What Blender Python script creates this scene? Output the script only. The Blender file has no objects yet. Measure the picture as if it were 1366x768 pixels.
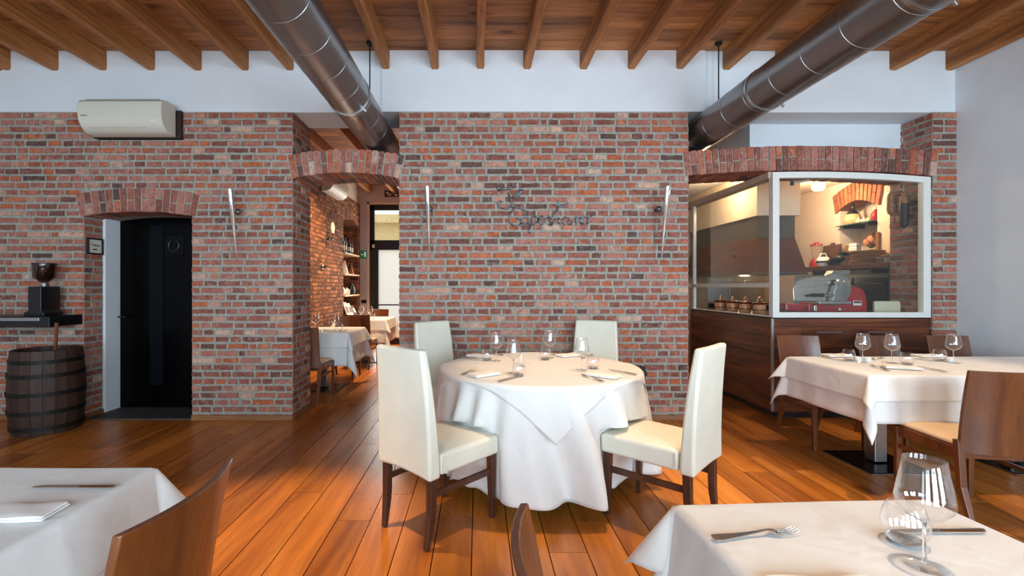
import bpy, bmesh, math, random
from mathutils import Vector, Matrix
PI = math.pi
R = math.radians
scene = bpy.context.scene
COL = scene.collection
F, HC, VX, VY = 620.0, 1.30, 638.0, 382.0      # focal length (px), eye height, vanishing point of the photograph


def T(px, py, h=0.757):
    """Point of a horizontal surface at height h seen at a photo pixel."""
    y = F * (HC - h) / (py - VY)
    return ((px - VX) * y / F, y)


# ------------------------------------------------------------------ objects
def tag(o, label=None, cat=None, group=None, kind=None):
    if label:
        o['label'] = label
    if cat:
        o['category'] = cat
    if group:
        o['group'] = group
    if kind:
        o['kind'] = kind
    return o


def thing(name, label, cat, loc=(0, 0, 0), rz=0.0, group=None):
    o = bpy.data.objects.new(name, None)
    o.empty_display_size = 0.1
    COL.objects.link(o)
    o.location = loc
    o.rotation_euler = (0, 0, rz)
    return tag(o, label, cat, group)


def copy_tree(o, loc=None, rz=None, label=None, group=None, parent=None):
    c = o.copy()
    COL.objects.link(c)
    if parent is not None:
        c.parent = parent
    if loc is not None:
        c.location = loc
    if rz is not None:
        c.rotation_euler = (0, 0, rz)
    if label:
        c['label'] = label
    if group:
        c['group'] = group
    for ch in list(o.children):
        copy_tree(ch, parent=c)
    return c


class Geo:
    """Collects shapes, then becomes ONE mesh object."""

    def __init__(self):
        self.v, self.f, self.m, self.t = [], [], [], []

    def add(self, verts, faces, mi=0, tint=(0.5, 0.5, 0.5)):
        b = len(self.v)
        self.v += [tuple(p) for p in verts]
        for q in faces:
            self.f.append([b + i for i in q])
            self.m.append(mi)
            self.t.append(tint)

    def hexa(self, p, mi=0, tint=(0.5, 0.5, 0.5)):
        # p: 8 points, bottom ring 0-3, top ring 4-7
        self.add(p, [(0, 3, 2, 1), (4, 5, 6, 7), (0, 1, 5, 4), (1, 2, 6, 5), (2, 3, 7, 6), (3, 0, 4, 7)], mi, tint)

    def box(self, x0, x1, y0, y1, z0, z1, mi=0, tint=(0.5, 0.5, 0.5)):
        self.hexa([(x0, y0, z0), (x1, y0, z0), (x1, y1, z0), (x0, y1, z0),
                   (x0, y0, z1), (x1, y0, z1), (x1, y1, z1), (x0, y1, z1)], mi, tint)

    def bar(self, a, b, w0, w1=None, up=(0, 0, 1), mi=0, d0=None, d1=None):
        """Tapered rectangular bar from a to b."""
        a, b = Vector(a), Vector(b)
        w1 = w0 if w1 is None else w1
        d0 = w0 if d0 is None else d0
        d1 = w1 if d1 is None else d1
        d = (b - a).normalized()
        u = Vector(up)
        if abs(d.dot(u)) > 0.95:
            u = Vector((0, 1, 0))
        s = d.cross(u).normalized()
        u = s.cross(d).normalized()
        p = []
        for c, w, dd in ((a, w0, d0), (b, w1, d1)):
            for sx, su in ((-1, -1), (1, -1), (1, 1), (-1, 1)):
                p.append(c + s * (sx * w / 2) + u * (su * dd / 2))
        self.hexa(p, mi)

    def tube(self, pts, r, seg=10, mi=0, closed=False, cap=True):
        pts = [Vector(p) for p in pts]
        n = len(pts)
        rr = r if isinstance(r, (list, tuple)) else [r] * n
        rings = []
        prev = None
        for i in range(n):
            if closed:
                d = pts[(i + 1) % n] - pts[i - 1]
            else:
                d = pts[min(i + 1, n - 1)] - pts[max(i - 1, 0)]
            d.normalize()
            if prev is None:
                u = Vector((0, 0, 1)) if abs(d.z) < 0.9 else Vector((1, 0, 0))
            else:
                u = prev
            s = d.cross(u)
            if s.length < 1e-6:
                s = d.cross(Vector((0.3, 1, 0.2)))
            s.normalize()
            u = s.cross(d).normalized()
            prev = u
            rings.append([pts[i] + (s * math.cos(2 * PI * k / seg) + u * math.sin(2 * PI * k / seg)) * rr[i] for k in range(seg)])
        b = len(self.v)
        vs = [p for ring in rings for p in ring]
        fs = []
        m = n if closed else n - 1
        for i in range(m):
            j = (i + 1) % n
            for k in range(seg):
                k2 = (k + 1) % seg
                fs.append((i * seg + k, i * seg + k2, j * seg + k2, j * seg + k))
        if cap and not closed:
            fs.append(tuple(range(seg))[::-1])
            fs.append(tuple((n - 1) * seg + k for k in range(seg)))
        self.add(vs, fs, mi)

    def lathe(self, prof, c=(0, 0, 0), seg=24, mi=0, closed=False, axis='z', sx=1.0, sy=1.0):
        """prof: (r, h) pairs revolved about an axis through c."""
        n = len(prof)
        vs, fs = [], []
        for r, h in prof:
            for k in range(seg):
                a = 2 * PI * k / seg
                x, y, z = r * math.cos(a) * sx, r * math.sin(a) * sy, h
                if axis == 'y':
                    x, y, z = x, z, -y
                elif axis == 'x':
                    x, y, z = z, y, x
                vs.append((c[0] + x, c[1] + y, c[2] + z))
        for i in range(n if closed else n - 1):
            j = (i + 1) % n
            for k in range(seg):
                k2 = (k + 1) % seg
                fs.append((i * seg + k, i * seg + k2, j * seg + k2, j * seg + k))
        if not closed:
            if prof[0][0] > 1e-5:
                fs.append(tuple(range(seg))[::-1])
            if prof[-1][0] > 1e-5:
                fs.append(tuple((n - 1) * seg + k for k in range(seg)))
        self.add(vs, fs, mi)

    def ball(self, c, r, seg=16, mi=0, sz=1.0):
        k = max(6, seg // 2)
        self.lathe([(max(r * math.sin(PI * i / k), 1e-6), -r * math.cos(PI * i / k) * sz) for i in range(k + 1)], c, seg, mi)

    def prism(self, poly, a0, a1, plane='xz', mi=0, tint=(0.5, 0.5, 0.5)):
        """Polygon extruded along the remaining axis."""
        n = len(poly)

        def P(p, a):
            if plane == 'xz':
                return (p[0], a, p[1])
            if plane == 'xy':
                return (p[0], p[1], a)
            return (a, p[0], p[1])
        vs = [P(p, a0) for p in poly] + [P(p, a1) for p in poly]
        fs = [tuple(range(n)), tuple(range(2 * n - 1, n - 1, -1))]
        for i in range(n):
            j = (i + 1) % n
            fs.append((i, i + n, j + n, j))
        self.add(vs, fs, mi, tint)

    def grid(self, fn, nu, nv, mi=0):
        vs = [fn(i / nu, j / nv) for j in range(nv + 1) for i in range(nu + 1)]
        fs = [(j * (nu + 1) + i, j * (nu + 1) + i + 1, (j + 1) * (nu + 1) + i + 1, (j + 1) * (nu + 1) + i)
              for j in range(nv) for i in range(nu)]
        self.add(vs, fs, mi)

    def xform(self, M, start=0):
        self.v[start:] = [tuple(M @ Vector(p)) for p in self.v[start:]]

    def build(self, name, mats, parent=None, smooth=None, bevel=0.0, bseg=2, weld=False, solid=0.0, subsurf=0, recalc=True, tints=False):
        me = bpy.data.meshes.new(name)
        me.from_pydata(self.v, [], self.f)
        mats = mats if isinstance(mats, (list, tuple)) else [mats]
        for m in mats:
            me.materials.append(m)
        me.polygons.foreach_set('material_index', self.m)
        if recalc:
            bm = bmesh.new()
            bm.from_mesh(me)
            if weld:
                bmesh.ops.remove_doubles(bm, verts=bm.verts, dist=1e-5)
            bmesh.ops.recalc_face_normals(bm, faces=bm.faces)
            bm.to_mesh(me)
            bm.free()
        if tints:
            at = me.attributes.new('tint', 'FLOAT_COLOR', 'FACE')
            flat = []
            for t in self.t:
                flat += [t[0], t[1], t[2], 1.0]
            at.data.foreach_set('color', flat)
        if smooth is not None:
            me.polygons.foreach_set('use_smooth', [True] * len(me.polygons))
            if smooth < 179:
                me.set_sharp_from_angle(angle=R(smooth))
        me.update()
        o = bpy.data.objects.new(name, me)
        COL.objects.link(o)
        if parent is not None:
            o.parent = parent
        if solid:
            s = o.modifiers.new('thickness', 'SOLIDIFY')
            s.thickness = solid
            s.offset = -1
        if bevel:
            b = o.modifiers.new('bevel', 'BEVEL')
            b.width = bevel
            b.segments = bseg
            b.limit_method = 'ANGLE'
            b.angle_limit = R(35)
            if smooth is None:
                me.polygons.foreach_set('use_smooth', [True] * len(me.polygons))
                b.harden_normals = True
        if subsurf:
            s = o.modifiers.new('subsurf', 'SUBSURF')
            s.levels = s.render_levels = subsurf
        return o


def structure(o):
    o['kind'] = 'structure'
    return o


def text_mesh(name, body, size, mat, parent, M, extrude=0.0006, shear=0.0, align='CENTER'):
    cu = bpy.data.curves.new(name, 'FONT')
    cu.body = body
    cu.size = size
    cu.extrude = extrude
    cu.shear = shear
    cu.align_x = align
    cu.align_y = 'CENTER'
    tmp = bpy.data.objects.new(name + '_tmp', cu)
    COL.objects.link(tmp)
    dg = bpy.context.evaluated_depsgraph_get()
    me = bpy.data.meshes.new_from_object(tmp.evaluated_get(dg))
    bpy.data.objects.remove(tmp)
    bpy.data.curves.remove(cu)
    me.name = name
    me.transform(M)
    me.materials.clear()
    me.materials.append(mat)
    o = bpy.data.objects.new(name, me)
    COL.objects.link(o)
    o.parent = parent
    return o


# ------------------------------------------------------------------ materials
def lin(c):
    def f(x):
        x /= 255.0
        return x / 12.92 if x <= 0.04045 else ((x + 0.055) / 1.055) ** 2.4
    return (f(c[0]), f(c[1]), f(c[2]), 1.0)


class NT:
    def __init__(self, name):
        self.mat = bpy.data.materials.new(name)
        self.mat.use_nodes = True
        self.nt = self.mat.node_tree
        self.b = self.nt.nodes['Principled BSDF']
        self.out = self.nt.nodes['Material Output']

    def n(self, typ, **kw):
        nd = self.nt.nodes.new(typ)
        for k, v in kw.items():
            if k in nd.inputs:
                nd.inputs[k].default_value = v
            else:
                setattr(nd, k, v)
        return nd

    def l(self, a, b):
        self.nt.links.new(a, b)

    def coord(self, scale=(1, 1, 1), which='Object'):
        tc = self.n('ShaderNodeTexCoord')
        mp = self.n('ShaderNodeMapping')
        mp.inputs['Scale'].default_value = scale
        self.l(tc.outputs[which], mp.inputs['Vector'])
        return mp.outputs['Vector']

    def ramp(self, fac, stops, interp='LINEAR'):
        r = self.n('ShaderNodeValToRGB')
        cr = r.color_ramp
        cr.interpolation = interp
        while len(cr.elements) < len(stops):
            cr.elements.new(0.5)
        for e, (p, c) in zip(cr.elements, stops):
            e.position = p
            e.color = c
        self.l(fac, r.inputs['Fac'])
        return r.outputs['Color']

    def noise(self, vec, scale, detail=4, rough=0.55, dist=0.0):
        nd = self.n('ShaderNodeTexNoise')
        nd.inputs['Scale'].default_value = scale
        nd.inputs['Detail'].default_value = detail
        nd.inputs['Roughness'].default_value = rough
        nd.inputs['Distortion'].default_value = dist
        self.l(vec, nd.inputs['Vector'])
        return nd.outputs['Fac']

    def mix(self, a, b, fac, blend='MIX'):
        m = self.n('ShaderNodeMix', data_type='RGBA', blend_type=blend)
        for src, i in ((fac, 0), (a, 6), (b, 7)):
            if hasattr(src, 'links') or isinstance(src, bpy.types.NodeSocket):
                self.l(src, m.inputs[i])
            else:
                m.inputs[i].default_value = src
        return m.outputs[2]

    def bump(self, h, strength=0.3, dist=0.01):
        b = self.n('ShaderNodeBump')
        b.inputs['Strength'].default_value = strength
        b.inputs['Distance'].default_value = dist
        self.l(h, b.inputs['Height'])
        self.l(b.outputs['Normal'], self.b.inputs['Normal'])

    def set(self, **kw):
        for k, v in kw.items():
            self.b.inputs[k.replace('_', ' ')].default_value = v
        return self


def plain(name, rgb, rough=0.5, metal=0.0, var=0.06, scale=12.0, bump=0.0, spec=0.5, sheen=0.0, coat=0.0, stretch=(1, 1, 1)):
    """Slightly mottled surface of one colour."""
    m = NT(name)
    c = lin(rgb)
    v = m.coord(stretch)
    nz = m.noise(v, scale, 3)
    d = tuple(max(0, x * (1 - 2 * var)) for x in c[:3]) + (1,)
    u = tuple(min(1, x * (1 + 2 * var)) for x in c[:3]) + (1,)
    m.l(m.ramp(nz, [(0.3, d), (0.7, u)]), m.b.inputs['Base Color'])
    m.b.inputs['Roughness'].default_value = rough
    m.b.inputs['Metallic'].default_value = metal
    m.b.inputs['Specular IOR Level'].default_value = spec
    m.b.inputs['Coat Weight'].default_value = coat
    m.b.inputs['Coat Roughness'].default_value = 0.15
    if sheen:
        m.b.inputs['Sheen Weight'].default_value = sheen
    if bump:
        m.bump(m.noise(v, scale * 8, 3), bump, 0.002)
    return m.mat


def wood(name, dark, mid, light, along='y', rough=0.45, grain=9.0, tint=False, spread=0.5, bump=0.08, coat=0.0, knots=False):
    m = NT(name)
    k = {'x': (0.09, 1, 1), 'y': (1, 0.09, 1), 'z': (1, 1, 0.09)}[along]
    tc = m.n('ShaderNodeTexCoord')
    vec = tc.outputs['Object']
    at = None
    if tint:
        at = m.n('ShaderNodeAttribute', attribute_name='tint')
        vm = m.n('ShaderNodeVectorMath', operation='MULTIPLY_ADD')
        m.l(at.outputs['Color'], vm.inputs[0])
        vm.inputs[1].default_value = (37, 53, 29)
        m.l(vec, vm.inputs[2])
        vec = vm.outputs['Vector']
    mp = m.n('ShaderNodeMapping')
    mp.inputs['Scale'].default_value = k
    m.l(vec, mp.inputs['Vector'])
    v = mp.outputs['Vector']
    n1 = m.noise(v, grain, 6, 0.6, 0.9)
    n2 = m.noise(v, grain * 7, 4, 0.6, 0.2)
    a = m.ramp(n1, [(0.28, lin(dark)), (0.5, lin(mid)), (0.74, lin(light))])
    col = m.mix(a, m.ramp(n2, [(0.35, (0.55, 0.55, 0.55, 1)), (0.62, (1, 1, 1, 1))]), 0.5, 'MULTIPLY')
    if knots:
        v2 = m.n('ShaderNodeMapping')
        kk = {'x': (0.45, 1, 1), 'y': (1, 0.45, 1), 'z': (1, 1, 0.45)}[along]
        v2.inputs['Scale'].default_value = kk
        m.l(vec, v2.inputs['Vector'])
        vo = m.n('ShaderNodeTexVoronoi')
        vo.inputs['Scale'].default_value = 2.1
        m.l(v2.outputs['Vector'], vo.inputs['Vector'])
        nzk = m.noise(v2.outputs['Vector'], 14, 3)
        ad = m.n('ShaderNodeMath', operation='MULTIPLY_ADD')
        m.l(nzk, ad.inputs[0])
        ad.inputs[1].default_value = 0.07
        m.l(vo.outputs['Distance'], ad.inputs[2])
        kf = m.ramp(ad.outputs[0], [(0.075, (0.16, 0.10, 0.07, 1)), (0.13, (0.75, 0.68, 0.62, 1)), (0.2, (1, 1, 1, 1))])
        col = m.mix(col, kf, 0.85, 'MULTIPLY')
    if tint:
        sep = m.n('ShaderNodeSeparateColor')
        m.l(at.outputs['Color'], sep.inputs['Color'])
        lo, hi = 1 - spread, 1 + spread * 0.6
        br = m.ramp(sep.outputs[0], [(0, (lo, lo * 0.98, lo * 0.95, 1)), (1, (hi, hi, hi * 0.98, 1))])
        col = m.mix(col, br, 1.0, 'MULTIPLY')
    m.l(col, m.b.inputs['Base Color'])
    rr = m.ramp(n2, [(0.2, (rough * 1.25,) * 3 + (1,)), (0.8, (rough * 0.8,) * 3 + (1,))])
    m.l(rr, m.b.inputs['Roughness'])
    m.b.inputs['Coat Weight'].default_value = coat
    m.b.inputs['Coat Roughness'].default_value = 0.2
    if bump:
        m.bump(n2, bump, 0.004)
    return m.mat


def brick_mat(name, rust=False):
    m = NT(name)
    at = m.n('ShaderNodeAttribute', attribute_name='tint')
    sep = m.n('ShaderNodeSeparateColor')
    m.l(at.outputs['Color'], sep.inputs['Color'])
    pal = [(0.0, (96, 76, 70)), (0.03, (112, 76, 68)), (0.10, (134, 84, 72)), (0.28, (152, 92, 77)), (0.46, (166, 107, 92)),
           (0.62, (178, 121, 107)), (0.74, (168, 94, 70)), (0.85, (184, 103, 70)), (0.93, (190, 138, 118)), (1.0, (206, 170, 148))]
    if rust:
        pal = [(0.0, (78, 50, 36)), (0.2, (112, 66, 42)), (0.5, (140, 84, 54)), (0.8, (160, 98, 62)), (1.0, (178, 120, 80))]
    base = m.ramp(sep.outputs[0], [(p, lin(c)) for p, c in pal])
    v = m.coord()
    # every brick carries its own mottling
    vm = m.n('ShaderNodeVectorMath', operation='MULTIPLY_ADD')
    m.l(at.outputs['Color'], vm.inputs[0])
    vm.inputs[1].default_value = (11, 17, 23)
    m.l(v, vm.inputs[2])
    n1 = m.noise(vm.outputs['Vector'], 20, 7, 0.7)
    n2 = m.noise(vm.outputs['Vector'], 70, 4, 0.65)
    col = m.mix(base, m.ramp(n1, [(0.32, (0.45, 0.42, 0.42, 1)), (0.50, (1.0, 1.0, 1.0, 1)), (0.70, (1.32, 1.27, 1.22, 1))]), 0.75, 'MULTIPLY')
    # lime bloom on some bricks
    th = m.n('ShaderNodeMath', operation='MULTIPLY')
    m.l(m.ramp(n1, [(0.52, (0, 0, 0, 1)), (0.70, (1, 1, 1, 1))]), th.inputs[0])
    m.l(m.ramp(sep.outputs[1], [(0.45, (0, 0, 0, 1)), (0.95, (0.6, 0.6, 0.6, 1))]), th.inputs[1])
    col = m.mix(col, lin((196, 180, 168)), th.outputs[0])
    # mortar smeared over the faces in patches
    n3 = m.noise(v, 26, 5, 0.7)
    col = m.mix(col, lin((160, 156, 146)), m.ramp(n3, [(0.58, (0, 0, 0, 1)), (0.70, (0.5, 0.5, 0.5, 1))]))
    col = m.mix(col, m.ramp(n2, [(0.28, (0.6, 0.58, 0.56, 1)), (0.5, (1, 1, 1, 1))]), 0.6, 'MULTIPLY')
    m.l(col, m.b.inputs['Base Color'])
    m.b.inputs['Roughness'].default_value = 0.85
    m.b.inputs['Specular IOR Level'].default_value = 0.25
    m.bump(n2, 0.55, 0.006)
    return m.mat


def glass_thin(name, tint=(0.96, 0.98, 0.98), refl=1.0, edge=0.0):
    """Clear pane or thin wall of glass: passes light straight on, mirrors by Fresnel."""
    m = NT(name)
    m.nt.nodes.remove(m.b)
    tr = m.n('ShaderNodeBsdfTransparent')
    tr.inputs['Color'].default_value = tint + (1,)
    gl = m.n('ShaderNodeBsdfGlossy')
    gl.inputs['Roughness'].default_value = 0.02
    gl.inputs['Color'].default_value = (1, 1, 1, 1)
    lf = m.n('ShaderNodeLayerWeight')
    lf.inputs['Blend'].default_value = 0.5
    pw = m.n('ShaderNodeMath', operation='POWER')
    m.l(lf.outputs['Facing'], pw.inputs[0])
    pw.inputs[1].default_value = 4.0
    mu = m.n('ShaderNodeMath', operation='MULTIPLY_ADD')
    m.l(pw.outputs[0], mu.inputs[0])
    mu.inputs[1].default_value = 0.9 * refl
    mu.inputs[2].default_value = 0.055 * refl
    mx = m.n('ShaderNodeMixShader')
    m.l(mu.outputs[0], mx.inputs[0])
    if edge:
        lw = m.n('ShaderNodeLayerWeight')
        lw.inputs['Blend'].default_value = 0.25
        c = m.ramp(lw.outputs['Facing'], [(0.0, tint + (1,)), (0.55, tint + (1,)), (1.0, tuple(x * (1 - edge) for x in tint) + (1,))])
        m.l(c, tr.inputs['Color'])
    m.l(tr.outputs[0], mx.inputs[1])
    m.l(gl.outputs[0], mx.inputs[2])
    m.l(mx.outputs[0], m.out.inputs['Surface'])
    return m.mat


def emit(name, rgb, strength):
    m = NT(name)
    m.b.inputs['Base Color'].default_value = lin(rgb)
    m.b.inputs['Emission Color'].default_value = lin(rgb)
    m.b.inputs['Emission Strength'].default_value = strength
    return m.mat


M = {}
M['brick'] = brick_mat('old_brick')
M['rustbrick'] = brick_mat('rust_brick', True)
M['rustmortar'] = plain('brown_mortar', (112, 88, 68), 0.95, var=0.06, scale=30, bump=0.4, spec=0.1)
mm = NT('mortar')
_v = mm.coord()
_n = mm.noise(_v, 30, 5)
mm.l(mm.ramp(_n, [(0.3, lin((138, 138, 128))), (0.7, lin((172, 171, 160)))]), mm.b.inputs['Base Color'])
mm.b.inputs['Roughness'].default_value = 0.95
mm.b.inputs['Specular IOR Level'].default_value = 0.1
mm.bump(mm.noise(_v, 120, 3), 0.5, 0.004)
M['mortar'] = mm.mat
M['plaster'] = plain('white_plaster', (226, 230, 234), 0.9, var=0.015, scale=3, bump=0.06, spec=0.2)
M['cream_plaster'] = plain('cream_plaster', (226, 206, 186), 0.9, var=0.02, scale=3, bump=0.06, spec=0.2)
M['lilac_plaster'] = plain('lilac_plaster', (206, 190, 190), 0.9, var=0.02, scale=3, bump=0.06, spec=0.2)
M['floorboard'] = wood('oiled_floorboards', (140, 72, 22), (194, 116, 44), (212, 138, 60), 'y', 0.30, 5.0, True, 0.26, 0.05, 0.0, True)
M['gap'] = plain('dark_gap', (26, 16, 10), 0.9)
M['ceilboard'] = wood('pine_ceiling_boards', (112, 66, 34), (180, 118, 64), (206, 146, 88), 'x', 0.6, 8.0, True, 0.3, 0.08, 0.0, True)
M['joist'] = wood('pine_joist', (112, 66, 32), (174, 112, 58), (202, 142, 82), 'y', 0.65, 8.0, False, 0.3, 0.10, 0.0, True)
M['skirting'] = wood('oak_skirting', (104, 64, 34), (142, 94, 54), (164, 114, 70), 'x', 0.5, 9.0)
M['darkwood'] = wood('dark_walnut', (52, 28, 18), (74, 42, 28), (92, 54, 36), 'z', 0.38, 10.0, coat=0.15)
M['chairwood'] = wood('brown_beech', (80, 40, 15), (106, 57, 25), (128, 76, 38), 'z', 0.33, 7.0, coat=0.3)
M['counterwood'] = wood('palisander_veneer', (30, 11, 4), (110, 52, 20), (166, 94, 42), 'x', 0.34, 8.0, coat=0.25)
M['counterside'] = wood('palisander_veneer_side', (30, 11, 4), (110, 52, 20), (166, 94, 42), 'y', 0.34, 8.0, coat=0.25)
M['shelfwood'] = wood('pale_oak_shelf', (160, 118, 76), (196, 154, 108), (214, 176, 130), 'y', 0.5, 9.0)
M['leather'] = plain('cream_leather', (224, 221, 204), 0.42, var=0.025, scale=6, bump=0.10, spec=0.5)
M['seatpad'] = plain('tan_leather', (222, 190, 150), 0.45, var=0.03, scale=6, bump=0.1)
ln = NT('white_tablecloth_linen')
_v = ln.coord()
ln.l(ln.ramp(ln.noise(_v, 5, 3), [(0.3, lin((225, 223, 219))), (0.7, lin((231, 229, 225)))]), ln.b.inputs['Base Color'])
ln.set(Roughness=0.85, Specular_IOR_Level=0.2, Sheen_Weight=0.2)
_ad = ln.n('ShaderNodeMath', operation='MULTIPLY_ADD')
ln.l(ln.noise(_v, 260, 2), _ad.inputs[0])
_ad.inputs[1].default_value = 0.05
ln.l(ln.noise(_v, 5.5, 2, 0.5, 0.8), _ad.inputs[2])
ln.bump(_ad.outputs[0], 0.30, 0.03)
M['linen'] = ln.mat
M['napkin'] = plain('white_napkin_linen', (242, 240, 236), 0.85, var=0.01, scale=8, bump=0.12, spec=0.2)
M['steel'] = plain('polished_cutlery_steel', (206, 200, 192), 0.2, 1.0, var=0.03, scale=20)
M['chrome'] = plain('chrome', (222, 222, 222), 0.08, 1.0, var=0.01)
M['brushed'] = plain('brushed_steel', (176, 178, 178), 0.32, 1.0, var=0.05, scale=20, stretch=(1, 1, 12))
M['duct'] = plain('galvanised_duct_steel', (140, 140, 142), 0.30, 0.9, var=0.07, scale=5, stretch=(1, 0.25, 1))
M['iron'] = plain('wrought_iron', (120, 126, 132), 0.36, 0.9, var=0.12, scale=60, bump=0.15)
M['black'] = plain('black_satin', (16, 16, 18), 0.35, var=0.1)
M['blackgloss'] = plain('black_gloss', (4, 4, 5), 0.25, var=0.1, spec=0.10)
M['navy'] = plain('dark_navy_gloss', (8, 13, 19), 0.4, var=0.1, spec=0.12)
M['darkstone'] = plain('dark_threshold_stone', (66, 60, 56), 0.6, var=0.1, scale=20)
M['whitepaint'] = plain('white_frame_paint', (226, 226, 220), 0.4, var=0.01)
M['acplastic'] = plain('aged_white_plastic', (216, 214, 198), 0.45, var=0.01)
M['acgrey'] = plain('grey_vent_plastic', (186, 184, 178), 0.5, var=0.01)
M['boardbrown'] = plain('dark_brown_board', (44, 26, 20), 0.6, var=0.08)
M['barrelwood'] = wood('old_barrel_staves', (40, 24, 18), (58, 36, 26), (74, 48, 34), 'z', 0.6, 9.0)
M['hoop'] = plain('dark_hoop_iron', (34, 30, 28), 0.55, 0.6)
M['glass'] = glass_thin('glass_thin', (0.992, 0.995, 0.995), 1.0, 0.22)
M['pane'] = glass_thin('glass_pane', (0.93, 0.95, 0.94), 0.75)
mg = NT('solid_glass')
mg.b.inputs['Base Color'].default_value = (0.97, 0.99, 0.99, 1)
mg.b.inputs['Transmission Weight'].default_value = 1.0
mg.b.inputs['Roughness'].default_value = 0.0
mg.b.inputs['IOR'].default_value = 1.48
M['solidglass'] = mg.mat
M['red'] = plain('red_enamel', (170, 22, 28), 0.25, var=0.03, coat=0.4)
M['hoodred'] = wood('mahogany_hood_panel', (58, 20, 8), (92, 36, 16), (112, 48, 22), 'y', 0.4, 5.0)
M['hoodgrey'] = plain('grey_hood_metal', (86, 84, 78), 0.4, 0.4)
M['terracotta'] = plain('brown_glazed_terracotta', (206, 146, 104), 0.22, var=0.1, scale=10, coat=0.3)
M['darkglaze'] = plain('dark_red_glaze', (92, 34, 24), 0.22, var=0.05)
M['beige'] = plain('straw_beige', (206, 176, 128), 0.7, var=0.1, scale=40, bump=0.2)
M['ivory'] = plain('ivory_polyethylene', (226, 216, 186), 0.5, var=0.02)
M['porcelain'] = plain('white_porcelain', (238, 236, 230), 0.25, var=0.01)
M['bottle'] = plain('dark_wine_bottle_glass', (14, 18, 16), 0.12, var=0.05, spec=0.6)
M['paper'] = plain('paper_label', (222, 214, 196), 0.8, var=0.03)
M['wicker'] = plain('wicker_brown', (132, 92, 52), 0.8, var=0.22, scale=60, bump=0.5, stretch=(1, 1, 6))
M['oldwood'] = wood('worn_cutting_board', (66, 40, 24), (98, 62, 38), (124, 84, 54), 'z', 0.6, 10.0)
M['salami'] = plain('cured_sausage_skin', (166, 118, 82), 0.7, var=0.25, scale=40, bump=0.4)
M['darksalami'] = plain('dark_sausage_skin', (40, 28, 30), 0.6, var=0.2, scale=40, bump=0.3)
M['string'] = plain('butcher_string', (200, 182, 150), 0.9)
M['green'] = emit('green_exit_sign', (20, 110, 62), 0.25)
M['signwhite'] = emit('white_sign_print', (225, 238, 228), 0.35)
M['globe'] = emit('lit_lamp_globe', (255, 206, 130), 9.0)
M['bluemetal'] = plain('pale_blue_steel', (150, 172, 178), 0.3, 0.6)
M['garlic'] = plain('garlic_skin', (220, 200, 168), 0.6, var=0.1, scale=40)
M['redglass'] = plain('red_bottle', (150, 24, 24), 0.15, var=0.05)
M['amber'] = plain('amber_jar', (176, 96, 32), 0.25, var=0.05)
# ================================================================== room shell
WY = 4.53            # front face of the brick walls
WB = 5.00            # back face of the brick walls
CEIL = 3.594
TOPB = 3.00          # top of the exposed brick


def bricks(g, org, U, N, spans, z0, z1, seed, course=0.0685, bh=0.0530, proud=0.006, joint=0.0150):
    """Courses of single bricks on an upright plane through org, running along U, facing N."""
    rnd = random.Random(seed)
    U, N, O = Vector(U), Vector(N), Vector(org)
    n = max(1, round((z1 - z0) / course))
    course = (z1 - z0) / n
    for i in range(n):
        za = z0 + i * course + (course - bh) / 2
        for (a, b) in spans(za, za + bh):
            if b - a < 0.03:
                continue
            x = a
            last = 0
            first = True
            while x < b - 1e-4:
                if first:
                    w = rnd.choice((0.205, 0.10, 0.15, 0.07))
                    first = False
                else:
                    w = rnd.choice((0.205, 0.205, 0.1, 0.1, 0.1, 0.15, 0.125)) if last < 0.15 else rnd.choice((0.205, 0.1, 0.1, 0.1, 0.125, 0.06))
                w *= rnd.uniform(0.95, 1.05)
                last = w
                if b - (x + w + joint) < 0.055:
                    w = b - x
                xe = min(x + w, b)
                j = lambda s=0.0035: rnd.uniform(-s, s)
                zl, zh = za + j(0.002), za + bh + j(0.002)
                c = 0.004
                pr = proud + j(0.003)
                m_ = 1 if xe - x < 0.09 else (2 if xe - x < 0.16 else 4)
                base = []
                for k in range(m_ + 1):
                    base.append((x + (xe - x) * k / m_, zl, 0, 1))
                base.append((xe, (zl + zh) / 2, -1, 0))
                for k in range(m_, -1, -1):
                    base.append((x + (xe - x) * k / m_, zh, 0, -1))
                base.append((x, (zl + zh) / 2, 1, 0))
                n_ = len(base)
                vs = []
                for dep, ins in ((-0.025, 0.0), (pr, c)):
                    for (uu, zz, su, sz) in base:
                        if uu == x:
                            su = 1
                        elif uu == xe:
                            su = -1
                        q = O + U * (uu + su * ins + j(0.003)) + N * (dep + (j(0.0015) if ins else 0))
                        vs.append((q.x, q.y, zz + sz * ins + j(0.0032)))
                r = rnd.random()
                fs = [tuple(range(n_, 2 * n_))] + [(k, (k + 1) % n_, n_ + (k + 1) % n_, n_ + k) for k in range(n_)]
                if U.cross(Vector((0, 0, 1))).dot(N) < 0:
                    fs = [q_[::-1] for q_ in fs]
                g.add(vs, fs, 0, (r, rnd.random(), rnd.random()))
                x = xe + joint


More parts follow.
